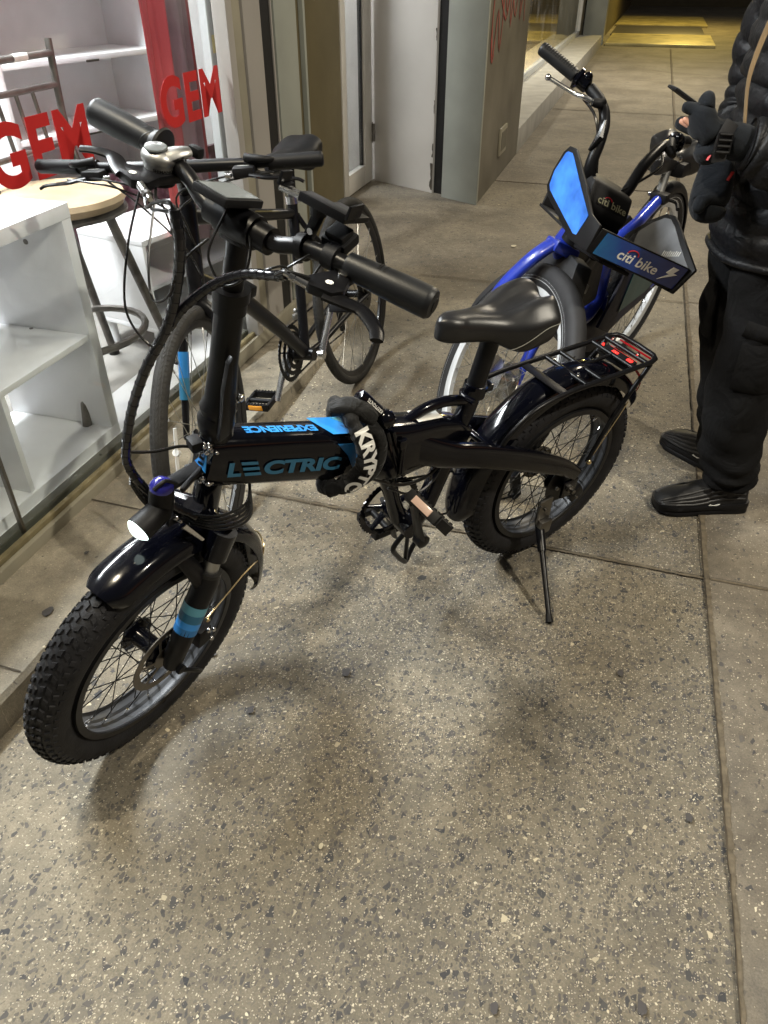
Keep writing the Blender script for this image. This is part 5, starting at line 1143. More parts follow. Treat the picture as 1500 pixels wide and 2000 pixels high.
for sg in (-1, 1):
    mb.tube([(.396, sg * .012, .735), (.38, sg * .022, .70), (.20, sg * .045, .53), (.0, sg * .062, .35)], [.009, .009, .008, .008], 10)
    mb.tube([(.47, sg * .018, .305), (.40, sg * .035, .312), (.15, sg * .05, .335), (.0, sg * .062, .345)], [.011, .011, .009, .009], 10); mb.box((.0, sg * .064, .345), (.035, .006, .035), None, .003)
mb.build('frame', 'satin', HY)
mb = MB(); mb.tube([Vector((.4195, 0, .59)), Vector((.4245, 0, .555))], .0172, 16); mb.build('frame_label', mat('pale_printed_label', (.35, .33, .31), .5, var=.3, vscale=300), HY)
mb = MB(); mb.tube([(.391, 0, .79), (.392, 0, .768)], .0195, 16); mb.tube([(.395, .012, .775), (.36, .03, .77)], .004, 8); mb.build('seat_clamp', 'silver', HY)
mb = MB(); mb.tube([(.391, 0, .76), (.368, 0, .885)], .0135, 16); mb.box((.355, 0, .893), (.04, .04, .02), None, .004); mb.build('seat_post', 'satin', HY)
saddle(HY, Matrix.Translation((.345, 0, .925)), L=.27, hw=.075, stitch=False, m='matte', lb=.15)
mb = MB(XH); mb.tube([(-.150, 0, .690), (-.143, 0, .668)], .024, 18); mb.tube([(-.135, -.040, .635), (-.141, 0, .668), (-.135, .040, .635)], [.016, .02, .016], 14, k=4)
for sg in (-1, 1): mb.tube([(-.137, sg * .042, .64), (-.100, sg * .050, .56), (-.05, sg * .053, .45), (.0, sg * .055, .345)], [.015, .015, .013, .010], 14, k=3, sq=(1.3, .8))
mb.build('fork', 'satin', HY)
for sg in (-1, 1):
    mb = MB(XH); a, b = Vector((-.100, sg * .050, .56)), Vector((-.02, sg * .0545, .385))
    for f0, f1, mi in ((.05, .40, 0), (.40, .70, 1)): mb.m(mi).tube([a.lerp(b, f0), a.lerp(b, f1)], .0157, 14, sq=(1.3, .86), caps=False)
    mb.build('fork_decal', ['blue2', 'decal'], HY)
mb = MB(XH); mb.tube([(-.205, 0, .895), (-.216, 0, .935)], .018, 16); mb.tube([(-.212, 0, .925), (-.16, .015, .965), (-.118, .028, .995)], [.018, .016, .018], 14); mb.lathe([(.02, -.022), (.02, .022)], (-.114, .028, 1.0), (0, 1, 0), 18); mb.build('stem', 'satin', HY)
hbar = [(-.178, -.335, 1.0), (-.146, -.215, 1.0), (-.120, -.09, 1.0), (-.113, .03, 1.0), (-.115, .14, 1.0), (-.120, .234, 1.0), (-.139, .35, 1.0)]
mb = MB(XH); mb.tube(hbar, [.0112, .0115, .014, .0155, .014, .0115, .0112], 14, k=5); mb.build('handlebar', 'satin', HY)
grip(HY, XH, (-.149, -.225, 1.0), (-.180, -.342, 1.0), .0165, 'matte', flare=False); grip(HY, XH, (-.120, .240, 1.0), (-.140, .362, 1.0), .0168, 'matte', flare=False)
for sg, y0 in ((-1, -.185), (1, .200)):
    mb = MB(XH); x0 = -.138 if sg < 0 else -.117
    mb.tube([(x0, y0 - .012 * sg, 1.0), (x0, y0 + .012 * sg, 1.0)], .017, 16); mb.box((x0 + .028, y0 - .012 * sg, .990), (.042, .05, .022), Matrix.Rotation(sg * .12, 3, 'Z'), .006); mb.tube([(x0 + .01, y0 - .01 * sg, 1.015), (x0 + .02, y0 + .035 * sg, 1.012), (x0 - .0, y0 + .055 * sg, 1.008)], [.010, .008, .005], 10, k=3)
    o = mb.build('brake_body', 'matte', HY)
    lever(o, XH, [(x0 + .045, y0 + .005 * sg, .985), (x0 + .055, y0 + .045 * sg, .980), (x0 + .040, y0 + .075 * sg, .975), (x0 + .038, y0 + .110 * sg, .972), (x0 + .040, y0 + .125 * sg, .966)], [.007, .0065, .006, .0055, .005], up=(0, 0, 1), sq=(.7, 1.1))
    lever(o, XH, [(x0 + .01, y0 + .01 * sg, .985), (x0 + .022, y0 + .045 * sg, .976), (x0 + .012, y0 + .062 * sg, .974)], [.006, .005, .005], name='shift_lever', m='matte')
    m2 = MB(XH); m2.tube([(x0 + .045, y0 - .038 * sg, .985), (x0 + .043, y0 - .052 * sg, .985)], .005, 8); m2.build('cable_adjuster', 'silver', o)
    text('lettering', 'SHIMANO', .0045, (lambda x0, y0, sg: lambda u, v, z: (x0 + .020 - v + .008, y0 - .012 * sg - .014 + u, 1.0018))(x0, y0, sg), 'white', o, width=.026, bold=.02, X=XH)
def hcab(pts): c_ = MB(XH); c_.tube(pts, .0024, 8, k=8); c_.build('control_cable', 'cable', HY)
for sg, y0 in ((-1, -.235), (1, .25)):
    s_ = .05 * sg
    hcab([(-.092, y0, .985), (-.075, y0 - s_ * 1.2, .980), (-.070, y0 - s_ * 2.6, .965), (-.11, .01 * sg, .90), (-.165, .018 * sg, .80)])
    hcab([(-.115, y0, .98), (-.085, y0 - s_ * 1.6, .985), (-.075, .03 * sg, .95), (-.12, .02 * sg, .86), (-.17, .02 * sg, .78)])
hcab([(-.11, -.16, .985), (-.06, -.06, .93), (-.07, .02, .83), (-.12, .03, .74), (-.13, .02, .68)])
crankset(HY, None, (.475, .30), .094, -.052, 'satin', teeth=44, rings=3)
mb = MB(); mb.tube([(.475, .060, .30), (.44, .074, .37), (.403, .086, .436)], [.015, .0125, .0115], 14, sq=(1, .55), up=(0, 1, 0)); mb.lathe([(.016, 0), (.016, .02), (.007, .021)], (.475, .052, .30), (0, 1, 0), 18); mb.build('crank_arm', 'silver', HY)
mb = MB(); mb.tube([(.475, -.066, .30), (.52, -.078, .235), (.568, -.088, .162)], [.015, .0125, .0115], 14, sq=(1, .55), up=(0, 1, 0)); mb.build('crank_arm', 'silver', HY)
pedal(HY, None, (.400, .145, .436), (0, 1, 0), (.9, 0, .3), (-.3, 0, .9), refl='matte'); pedal(HY, None, (.570, -.150, .160), (0, 1, 0), (.98, 0, -.1), (.1, 0, .98))
mb = MB(); chain(mb, [(.50, -.055, .388), (.25, -.052, .385), (.0, -.045, .385), (-.035, -.045, .345), (.01, -.047, .29), (.03, -.05, .23), (.0, -.05, .20), (.05, -.05, .20), (.25, -.052, .21), (.48, -.055, .208)]); mb.build('chain', 'spoke', HY)
mb = MB()
for k in range(7): mb.lathe([(.045 - k * .004, -.001), (.045 - k * .004, .001)], (0, -.030 - k * .0045, .345), (0, 1, 0), 26)
mb.build('cassette', 'rotor', HY)
mb = MB(); mb.box((.02, -.058, .25), (.025, .016, .10), Matrix.Rotation(.2, 3, 'Y'), .005); mb.box((-.005, -.068, .31), (.04, .02, .03), None, .005); mb.build('derailleur', 'satin', HY)
mb = MB(); mb.box((.43, -.035, .415), (.03, .015, .018), None, .004); mb.ball((.445, -.025, .44), .008, 8); mb.build('front_derailleur', 'alu', HY)
mb = MB(); mb.tube([(.07, .06, .39), (.03, .07, .40)], .010, 8); mb.box((.05, .06, .40), (.05, .02, .035), Matrix.Rotation(.5, 3, 'Y'), .006); mb.lathe([(.07, -.001), (.07, .001)], (0, .048, .345), (0, 1, 0), 28); mb.build('disc_brake', 'satin', HY)

# ------------------------------------------------------------------ the blue share bicycle
CBM = frame_matrix(1.02, 3.03, 233, 6, .345, .028); CFM = frame_matrix(.366, 2.194, 286, 26.4, .345, .025)
CI = thing('share_bicycle', 'blue and black hire bicycle with citi bike lettering on its front basket, wheel turned', 'bicycle', CBM)
XC = CBM.inverted() @ CFM
def CL(x, y, z): return XC @ Vector((x, y, z))
wheel(CI, Matrix.Translation((-.03, 0, .345)), .345, .028, 'city', nsp=36, hubw=.035, hubr=.028, name='rear_wheel')
wheel(CI, XC @ Matrix.Translation((0, 0, .345)), .345, .026, 'city', nsp=36, hubw=.032, hubr=.036, name='front_wheel')
head_b, head_t = CL(-.06, 0, .77), CL(-.02, 0, .90)
mb = MB(); mb.tube([(.196, .05, .704), (.30, .05, .675), (.371, .05, .655), (.45, .03, .61), (.45, .01, .54), (.42, 0, .45), (.425, 0, .385), (.50, 0, .350), (.60, 0, .380), (.70, 0, .48), head_b], [.021, .022, .023, .026, .029, .033, .036, .036, .036, .036, .032], 20, k=4, sq=(1, .85))
mb.tube([head_b, head_t], .032, 20); mb.tube([(.40, 0, .40), (.35, 0, .27)], .035, 16)
for sg in (-1, 1): mb.tube([(.36, sg * .03, .30), (.2, sg * .05, .31), (.0, sg * .065, .345)], .012, 10)
mb.build('frame', 'bike_blue', CI)
mb = MB(); mb.box((.405, .032, .465), (.016, .003, .018)); mb.build('frame_label', 'white', CI)
# dark bottom bracket cover
mb = MB(); mb.prism([(.80, -.035, .44), (.72, -.035, .35), (.56, -.035, .23), (.40, -.035, .17), (.24, -.035, .20), (.26, -.035, .30), (.42, -.035, .36), (.50, -.035, .33), (.60, -.035, .36), (.72, -.035, .50)], (0, .07, 0), .02); mb.build('drive_cover', M['panel_navy'] if 'panel_navy' in M else M.setdefault('panel_navy', mat('dark_navy_plastic', (.006, .008, .028), .5, 0, 0, var=.2, vscale=9, spec=.25)), CI)
mb = MB(); mb.box((.335, 0, .13), (.05, .06, .12), None, .015); mb.tube([(.33, .03, .12), (.32, .05, .03), (.32, .09, .012)], .014, 10, k=3); mb.tube([(.33, -.03, .12), (.32, -.05, .03), (.32, -.09, .012)], .014, 10, k=3); mb.build('centre_stand', 'satin', CI)
mb = MB(); mb.prism([(.835, -.034, .695), (.70, -.034, .69), (.60, -.034, .63), (.52, -.034, .55), (.50, -.034, .42), (.62, -.034, .42), (.74, -.034, .52)], (0, .068, 0), .012); mb.box((.66, .036, .60), (.09, .012, .05), Matrix.Rotation(.4, 3, 'Y'), .004); mb.build('battery_case', 'matte', CI)
# rear wheel guard with its coloured panel
mb = MB()
for sg in (-1, 1):
    mb.prism([(.52, sg * .062, .33), (.40, sg * .062, .47), (.36, sg * .062, .545), (.10, sg * .062, .60), (-.05, sg * .062, .52), (-.18, sg * .062, .40), (-.20, sg * .062, .33), (-.04, sg * .062, .325), (.13, sg * .062, .302), (.28, sg * .062, .292), (.40, sg * .062, .272)], (0, sg * .012, 0), .004)
gd = mb.build('skirt_guard', M['panel_navy'], CI)
mb = MB(); mb.prism([(.36, .0765, .34), (.30, .0765, .50), (.12, .0765, .545), (-.02, .0765, .48), (-.12, .0765, .40), (.10, .0765, .345)], (0, .002, 0)); mb.build('advert_panel', mat('dark_teal_print', (.008, .05, .055), .35, 0, .1, var=.25, vscale=5, spec=.3), gd)
mb = MB(); fender(mb, Matrix.Translation((-.03, 0, .345)), .356, .034, 78, 185, drop=.03); mb.X = None; mb.build('rear_mudguard', 'matte', CI)
mb = MB(); fender(mb, XC @ Matrix.Translation((0, 0, .345)), .358, .028, 12, 165, drop=.034); mb.X = None; mb.build('front_mudguard', 'dusty', CI)
# fork
mb = MB(XC)
mb.tube([(0, -.066, .345), (-.035, -.085, .42), (-.085, -.098, .50), (-.095, -.095, .58), (-.06, -.070, .70), (-.05, -.035, .765)], [.015, .016, .019, .021, .023, .024], 16, k=4, sq=(1.25, .75), up=(1, 0, 0))
mb.tube([(0, .066, .345), (-.02, .070, .42), (-.035, .075, .52), (-.04, .070, .64), (-.05, .040, .755)], [.017, .018, .020, .022, .025], 16, k=4, sq=(1.2, .75), up=(1, 0, 0))
mb.box((-.05, 0, .765), (.075, .09, .035), None, .012); mb.build('fork', 'bike_blue', CI)
# dock wedge and its housing
mb = MB(XC); mb.prism([(-.150, .010, .660), (-.140, .010, .735), (-.02, .010, .765), (.045, .010, .755), (.085, .010, .650), (.0, .010, .625), (-.09, .010, .632)], (0, .062, 0), .010); wh = mb.build('dock_housing', 'dusty', CI)
mb = MB(XC); mb.prism([(-.205, .078, .722), (-.185, .078, .742), (.045, .078, .712), (.050, .078, .685), (-.02, .078, .690)], (0, .012, 0), .004); wd = mb.build('dock_wedge', 'alu', wh)
for x_ in (-.12, -.06, .01):
    mb = MB(XC); mb.lathe([(.007, 0), (.007, .001)], (x_, .0905, .718 - (x_ + .12) * .10), (0, 1, 0), 14); mb.build('rivet_hole', 'black', wd)
# black stem housing
mb = MB(XC); mb.prism([(-.045, -.078, .985), (.045, -.078, .965), (.070, -.078, .905), (.050, -.078, .868), (-.03, -.078, .875), (-.055, -.078, .93)], (0, .150, 0), .012); mb.tube([(.0, 0, .88), (-.02, 0, .79)], [.04, .034], 18); sb = mb.build('stem_housing', 'matte', CI)
def boxface(u, v, z):
    a = Vector((.068, -.052, .917)); up_ = Vector((-.020, 0, .05)).normalized(); return a + Vector((0, 1, 0)) * u + up_ * v + Vector((.004 + z, 0, .0015))
text('lettering', 'citi bike', .020, boxface, M.setdefault('olive_print', mat('dull_olive_print', (.17, .165, .11), .5)), sb, width=.105, bold=.015, X=XC)
mb = MB(XC); mb.tube([boxface(.034 + .013 * math.cos(a), .016 + .007 * math.sin(a), .001) for a in [PI * i / 12 for i in range(13)]], .0012, 6); mb.build('red_arc', 'red_dark', sb)
# swept handlebar
for sg, pts in ((-1, [(.0, -.060, .960), (.0, -.082, .985), (-.010, -.088, 1.05), (-.035, -.090, 1.10), (-.075, -.105, 1.138), (-.125, -.170, 1.163), (-.20, -.280, 1.187)]), (1, [(.0, .050, .955), (.0, .066, .980), (-.030, .092, 1.05), (-.065, .130, 1.10), (-.10, .170, 1.135), (-.15, .235, 1.163), (-.21, .315, 1.187)])):
    mb = MB(XC); mb.tube(pts, [.016, .0165, .0165, .0155, .014, .0125, .0122], 16, k=6); mb.build('handlebar', 'satin', CI)
    a, b = Vector(pts[-2]).lerp(Vector(pts[-1]), .12), Vector(pts[-1]); g = grip(CI, XC, a, b, .0175, 'grip', flare=False); ribs(g, XC, a, b, .0178, .1, .9, 14, wide=2.2, up=(.2, 0, 1))
    m2 = MB(XC); dd = (b - a).normalized(); m2.lathe([(.013, -.05), (.020, -.045), (.020, -.02), (.029, -.016), (.029, -.008), (.018, -.004)], a, dd, 24); m2.ball(a - dd * .03 + Vector((.01, 0, .016)), .013, 12); m2.build('grip_shift_collar', 'gloss', g)
    q0 = a - dd * .055
    m3 = MB(XC); m3.tube([q0, q0 - dd * .03 + Vector((.03, 0, -.015)), q0 + Vector((.045, 0, -.03))], [.016, .015, .010], 12, k=3); br = m3.build('brake_body', 'matte', CI)
    lever(br, XC, [q0 + Vector((.040, 0, -.028)), q0 + dd * .03 + Vector((.042, 0, -.034)), q0 + dd * .055 + Vector((.030, 0, -.040)), q0 + dd * .13 + Vector((.022, 0, -.048))], [.007, .0065, .006, .0055], 'silver', tip=.009)
mb = MB(XC); mb.tube([(-.0, -.11, 1.10), (.01, -.105, 1.06), (-.005, -.108, 1.02)], [.004, .013, .004], 8); mb.tube([(-.11, -.15, 1.13), (-.03, -.13, 1.10), (.0, -.10, 1.05), (.01, -.06, .98)], .004, 8, k=6); mb.tube([(-.09, .16, 1.12), (-.02, .14, 1.08), (.0, .09, 1.02), (.01, .04, .97)], .004, 8, k=6); mb.build('control_cable', 'cable', CI)
# basket : front panel between two tall curved wings
mb = MB(XC)
def wing(y, sg, pts, bend): return [Vector((x, y + sg * bend * max(0, (z - .83)) , z)) for x, z in pts]
R_out = [(.285, .803), (.19, .806), (.11, .832), (.0, .872), (-.020, .895), (-.012, .935), (.015, .985), (.040, 1.004), (.075, 1.004), (.105, .985), (.18, .935), (.245, .885), (.297, .872)]
mb.prism(wing(-.150, -1, R_out, .25), (0, .008, 0), .0035)
L_out = [(.300, .805), (.10, .800), (-.04, .84), (-.03, .885), (.015, .945), (.055, .978), (.090, .982), (.125, .970), (.20, .935), (.315, .884)]
mb.prism(wing(.150, 1, L_out, .25), (0, .010, 0), .004)
mb.prism([(.285, -.148, .802), (.300, -.148, .868), (.306, .158, .880), (.292, .158, .812)], (-.009, 0, 0), .003)
mb.prism([(.285, -.146, .803), (-.04, -.146, .840), (-.04, .148, .842), (.285, .150, .808)], (0, 0, .008), .002); mb.prism([(-.04, -.140, .842), (-.045, -.140, .88), (-.045, .140, .88), (-.04, .140, .842)], (.008, 0, 0), .002)
mb.box((.15, 0, .795), (.16, .10, .012), None, .004); mb.tube([(.12, 0, .80), (.03, 0, .82)], .02, 12)
bk_ = mb.build('basket', 'matte', CI)
mb = MB(XC); mb.prism(wing(-.1515, -1, [(.212, .824), (.195, .823), (.012, .888), (.000, .900), (.004, .935), (.034, .984), (.044, .990), (.068, .990), (.080, .983), (.16, .928), (.236, .878), (.232, .866)], .25), (0, -.0015, 0)); mb.build('blue_side_panel', mat('blue_panel_with_reflection_streaks', (.045, .21, .80), .2, 0, .5, var=.38, vscale=16, rvar=.4), bk_)  # tone noise in the blue paints in lighter streaks of reflection
mb = MB(XC); mb.prism(wing(.1490, 1, [(.285, .825), (.12, .82), (.0, .852), (.0, .885), (.035, .94), (.065, .965), (.09, .969), (.13, .955), (.20, .92), (.298, .876)], .25), (0, -.0012, 0)); mb.build('grey_inner_panel', M.setdefault('wingin', mat('dusty_grey_inner_plastic', (.105, .11, .12), .55, var=.3, vscale=12)), bk_)
fa, fb, fc, fd = Vector((.2855, -.130, .806)), Vector((.2995, -.130, .864)), Vector((.3045, .150, .876)), Vector((.2915, .150, .815))
mb = MB(XC); mb.prism([fa, fb, fc, fd], (.0022, 0, 0)); mb.build('front_panel', 'panelgrad', bk_)
def fp(u, v, z): f = u / .28; lo = fa.lerp(fd, f); hi = fb.lerp(fc, f); return lo.lerp(hi, v / .059) + Vector((.0024 + z, 0, 0))
text('lettering', 'citi bike', .026, lambda u, v, z: fp(u + .065, v + .014, z), 'white', bk_, width=.135, bold=.018, X=XC)
mb = MB(XC); mb.prism([fp(.214, .008, 0), fp(.238, .030, 0), fp(.226, .031, 0), fp(.236, .050, 0), fp(.256, .050, 0), fp(.248, .036, 0), fp(.262, .036, 0)], (.0012, 0, 0)); mb.build('lightning_mark', 'white', bk_)
mb = MB(XC); mb.tube([fp(.104 + .017 * math.cos(a), .036 + .011 * math.sin(a), .001) for a in [PI * i / 14 for i in range(15)]], .0014, 6); mb.build('red_arc', 'red', bk_)
mb = MB(XC)
for k in range(9):
    for j in range(2):
        y_ = .1482; x_ = .150 + k * .007 + j * .02; z_ = .846 + j * .034 + k * .0022
        mb.box((x_, y_ + .25 * max(0, z_ - .83) - .001, z_), (.0022, .0008, .016 if k % 3 else .021), Matrix.Rotation(.0, 3, 'Y'))
mb.build('small_print', 'white', bk_)
# saddle
mb = MB(); mb.tube([(.19, .045, .70), (.06, .01, .80)], .0150, 16); mb.build('seat_post', 'alu', CI)
mb = MB(); mb.box((.185, .05, .712), (.05, .06, .035), None, .008); mb.tube([(.18, .06, .71), (.15, .10, .70), (.19, .125, .69)], .007, 8, k=3); mb.m(1).ball((.20, .015, .72), .009); mb.build('seat_clamp', ['matte', 'silver'], CI)
saddle(CI, Matrix.Translation((.02, 0, .845)) @ Matrix.Rotation(R(4), 4, 'Y'), L=.27, hw=.118, stitch=False, k=1.3)
mb = MB(); mb.box((.0, 0, .782), (.15, .15, .055), None, .02); mb.build('saddle_base', 'matte', CI)
crankset(CI, None, (.36, .25), .07, -.055, 'matte')
mb = MB(); mb.tube([(.36, .07, .25), (.45, .085, .13)], .012, 12, sq=(1, .6)); mb.build('crank_arm', 'alu', CI); pedal(CI, None, (.45, .14, .125), (0, 1, 0), (1, 0, 0), (0, 0, 1))
mb = MB(); mb.tube([(.36, -.07, .25), (.27, -.085, .37)], .012, 12, sq=(1, .6)); mb.build('crank_arm', 'alu', CI); pedal(CI, None, (.27, -.14, .375), (0, 1, 0), (1, 0, 0), (0, 0, 1))
# ------------------------------------------------------------------ the person on the right
PE = thing('person', 'person in black puffer jacket, cargo trousers and black trainers, holding a phone in gloves', 'person', Matrix.Translation((1.0, 2.05, 0)))
def pch(o): return inl(o, PE)
LX = [  # joints: pelvis 0, spine 1, chest 2, neck 3, head low 4, head mid 5, crown 6
 (1.03, 2.05, .92), (1.03, 2.05, 1.05), (1.02, 2.05, 1.24), (.955, 2.05, 1.39), (.935, 2.05, 1.455), (.915, 2.05, 1.53), (.925, 2.05, 1.61),
 (1.03, 1.98, .86), (1.02, 1.955, .48), (1.05, 1.93, .10), (1.0, 1.928, .045),
 (1.03, 2.11, .86), (1.04, 2.14, .48), (1.105, 2.13, .10), (1.085, 2.18, .045),
 (.975, 1.88, 1.33), (.975, 1.83, 1.03), (.80, 1.865, 1.055), (.745, 1.875, 1.065),
 (.975, 2.22, 1.33), (.965, 2.25, 1.04), (.83, 2.05, .985), (.79, 1.95, .93),
 (.86, 2.05, 1.525)]
LE_ = [(0, 1), (1, 2), (2, 3), (3, 4), (4, 5), (5, 6), (0, 7), (7, 8), (8, 9), (9, 10), (0, 11), (11, 12), (12, 13), (13, 14), (2, 15), (15, 16), (16, 17), (17, 18), (2, 19), (19, 20), (20, 21), (21, 22)]
LR = [.12, .11, .12, .055, .062, .082, .06, .065, .042, .030, .018, .065, .042, .030, .018, .055, .042, .028, .026, .055, .042, .028, .026, .02]
LX = LX[:23]; LR = LR[:23]
# fingers grown from both palms
def fingers(palm, dirs, lens, curl):
    for d, l in zip(dirs, lens):
        d = Vector(d).normalized(); p0 = Vector(LX[palm]); i0 = len(LX); prev = palm; c = Vector(curl)
        for k in range(1, 4):
            q = p0 + d * (.028 + l * k / 3) + c * (l * (k / 3) ** 2 * .5); LX.append(tuple(q)); LR.append(.0095 - .0009 * k); LE_.append((prev, len(LX) - 1)); prev = len(LX) - 1
fingers(18, [(-1, .1, .35), (-1, .3, .25), (-1, .5, .12), (-.9, .7, 0), (-.5, -.1, .9)], [.050, .052, .034, .028, .03], (0, .6, .3))
fingers(22, [(-.2, -.3, -1), (-.35, -.1, -1), (-.5, .1, -1), (-.6, .3, -1), (-.9, -.4, -.3)], [.022, .024, .022, .02, .02], (.1, .1, 0))
pch(skinned('body', LX, LE_, LR, 'skin', sub=2))
mb = MB(); mb.ball((.925, 2.05, 1.545), .104, 24, (1.05, .88, 1.05)); hr = pch(mb.build('hair', 'hair'))
mb = MB(); mb.ball((.868, 2.05, 1.515), .078, 20, (.72, .82, 1.12)); mb.ball((.808, 2.05, 1.512), .013, 10, (1, .9, 1.3)); mb.m(1).tube([(.812, 2.03, 1.482), (.806, 2.05, 1.480), (.812, 2.07, 1.482)], .005, 8); mb.m(2)
for sg in (-1, 1): mb.ball((.822, 2.05 + sg * .030, 1.538), .009, 10); mb.m(2)
mb.m(0)
for sg in (-1, 1): mb.ball((.925, 2.05 + sg * .088, 1.52), .026, 10, (.7, .35, 1.1))
pch(mb.build('face', ['skin', M.setdefault('lips', mat('lips', (.4, .12, .1), .4)), 'black']))
# puffer jacket
def ringat(c, rx, ry, n=40, z=None, e=2.3):
    o = []
    for j in range(n):
        a = 2 * PI * j / n; ca, sa = math.cos(a), math.sin(a)
        o.append(Vector((c[0] + math.copysign(abs(ca) ** (2 / e), ca) * rx, c[1] + math.copysign(abs(sa) ** (2 / e), sa) * ry, c[2])))
    return o
mb = MB(); key = [(.745, .985, .150, .205), (.765, .985, .158, .212), (.85, .985, .160, .212), (1.0, .98, .160, .215), (1.15, .978, .165, .225), (1.27, .978, .160, .225), (1.34, .975, .135, .19), (1.385, .965, .085, .11), (1.42, .955, .070, .08)]
key = [(k[0], k[1] + .058, k[2], k[3]) for k in key]; rings = []; NZ = 84
for i in range(NZ + 1):
    z = .745 + (1.42 - .745) * i / NZ
    for a, b in zip(key, key[1:]):
        if a[0] <= z <= b[0] + 1e-9: f = (z - a[0]) / (b[0] - a[0]); cx_, rx, ry = [a[k] + (b[k] - a[k]) * f for k in (1, 2, 3)]; break
    puff = abs(math.sin((z - .775) / .062 * PI)) ** .38 if z > .775 else .5
    r_ = ringat((cx_, 2.05, z), rx - .014 + .018 * puff, ry - .014 + .018 * puff, 56)
    for j, p in enumerate(r_):
        w_ = .0022 * math.sin(j * 1.7 + z * 60) * puff + .0015 * math.sin(j * .9 - z * 130); d_ = Vector((p.x - cx_, p.y - 2.05, 0)).normalized(); p += d_ * w_; p.z += .0035 * math.sin(j * .55)
    rings.append(r_)
mb.loft(rings)
mb.tube([Vector((1.043 + .158 * math.cos(a), 2.05 + .212 * math.sin(a), .757 + .003 * math.sin(a * 5))) for a in [2 * PI * i / 40 for i in range(40)]], .011, 10, closed=True)
jk = pch(mb.build('puffer_jacket', 'puffer', ang=70))
def sleeve_(pts, rr, name):
    mb = MB(); P = smooth_path(pts, 16); n = len(P); q = []
    for i in range(n):
        f = i / (n - 1) * (len(rr) - 1); a = int(min(f, len(rr) - 2)); r0 = rr[a] + (rr[a + 1] - rr[a]) * (f - a); q.append(r0 * (.93 + .12 * abs(math.sin(i * .42)) ** .6))
    mb.tube(P, q, 28); return pch(mb.build(name, 'puffer', ang=70))
sleeve_([(.98, 1.90, 1.35), (.985, 1.85, 1.25), (.995, 1.82, 1.10), (.975, 1.82, 1.015), (.91, 1.835, 1.015), (.835, 1.855, 1.045), (.815, 1.86, 1.050)], [.07, .082, .075, .074, .070, .060, .052], 'sleeve')
sleeve_([(.98, 2.20, 1.35), (.985, 2.27, 1.22), (.985, 2.27, 1.10), (.955, 2.24, 1.02), (.90, 2.14, .99), (.85, 2.07, .985)], [.07, .082, .075, .074, .066, .055], 'sleeve')
mb = MB(); mb.tube([(.965, 1.985, 1.405), (.86, 1.955, 1.33), (.800, 1.90, 1.20), (.802, 1.875, 1.10), (.815, 1.86, 1.02)], .013, 8, k=5, sq=(1, .18), up=(.1, 1, .3)); pch(mb.build('shoulder_strap', 'tan'))
# trousers
def leg(name, pts, rr, ph):
    mb = MB(); P = smooth_path(pts, 10); n = len(P); R_ = lerpl(rr, n); rings = []
    for i, p in enumerate(P):
        ring = []; t = i / (n - 1)
        for j in range(32):
            a = 2 * PI * j / 32; wr = .0045 * math.sin(a * 3 + i * .35 + ph) + .0055 * math.sin(i * .9 + math.cos(a * 2 + ph) * 1.6) * (.35 + 2.6 * max(0, t - .55))
            ring.append(p + Vector((math.cos(a), math.sin(a), .10 * math.cos(a))) * (R_[i] + wr))
        rings.append(ring)
    mb.loft(rings); return mb.build(name, 'trouser', ang=80)
lg1 = pch(leg('trouser_leg', [(1.03, 1.99, .90), (1.03, 1.97, .78), (1.03, 1.96, .62), (1.02, 1.955, .48), (1.02, 1.95, .33), (1.035, 1.94, .20), (1.052, 1.935, .125), (1.055, 1.935, .085)], [.128, .118, .102, .092, .090, .085, .078, .058], 0))
lg2 = pch(leg('trouser_leg', [(1.02, 2.11, .90), (1.02, 2.12, .78), (1.03, 2.13, .62), (1.04, 2.14, .48), (1.065, 2.14, .33), (1.09, 2.135, .20), (1.10, 2.135, .125), (1.10, 2.135, .085)], [.12, .115, .100, .088, .082, .078, .072, .055], 2))
mb = MB()
for (c, w_, h_, yw) in (((1.0, 1.858, .53), .15, .17, -.1), ((.912, 2.06, .60), .02, .16, 0)):
    pass
mb.tube([(.945, 1.885, .605), (1.01, 1.855, .595), (1.08, 1.865, .60)], .022, 8, k=4, sq=(1.0, .35), up=(0, 0, 1)); mb.tube([(.95, 1.885, .50), (1.015, 1.858, .50), (1.075, 1.870, .50)], [.07, .075, .07], 12, k=4, sq=(1.0, .14), up=(0, 0, 1)); lp_ = pch(mb.build('cargo_pocket', 'trouser', ang=70))
mb = MB(); mb.tube([(.935, 2.10, .66), (.925, 2.10, .59), (.945, 2.10, .50)], [.03, .045, .03], 12, k=5, sq=(.45, 1)); pch(mb.build('cargo_pocket', 'trouser', ang=70))
for p_ in ((1.052, 1.934), (1.105, 2.134)):
    mb = MB(); mb.tube([(p_[0], p_[1], .06), (p_[0], p_[1], .16)], .046, 16); pch(mb.build('sock', 'shoe'))
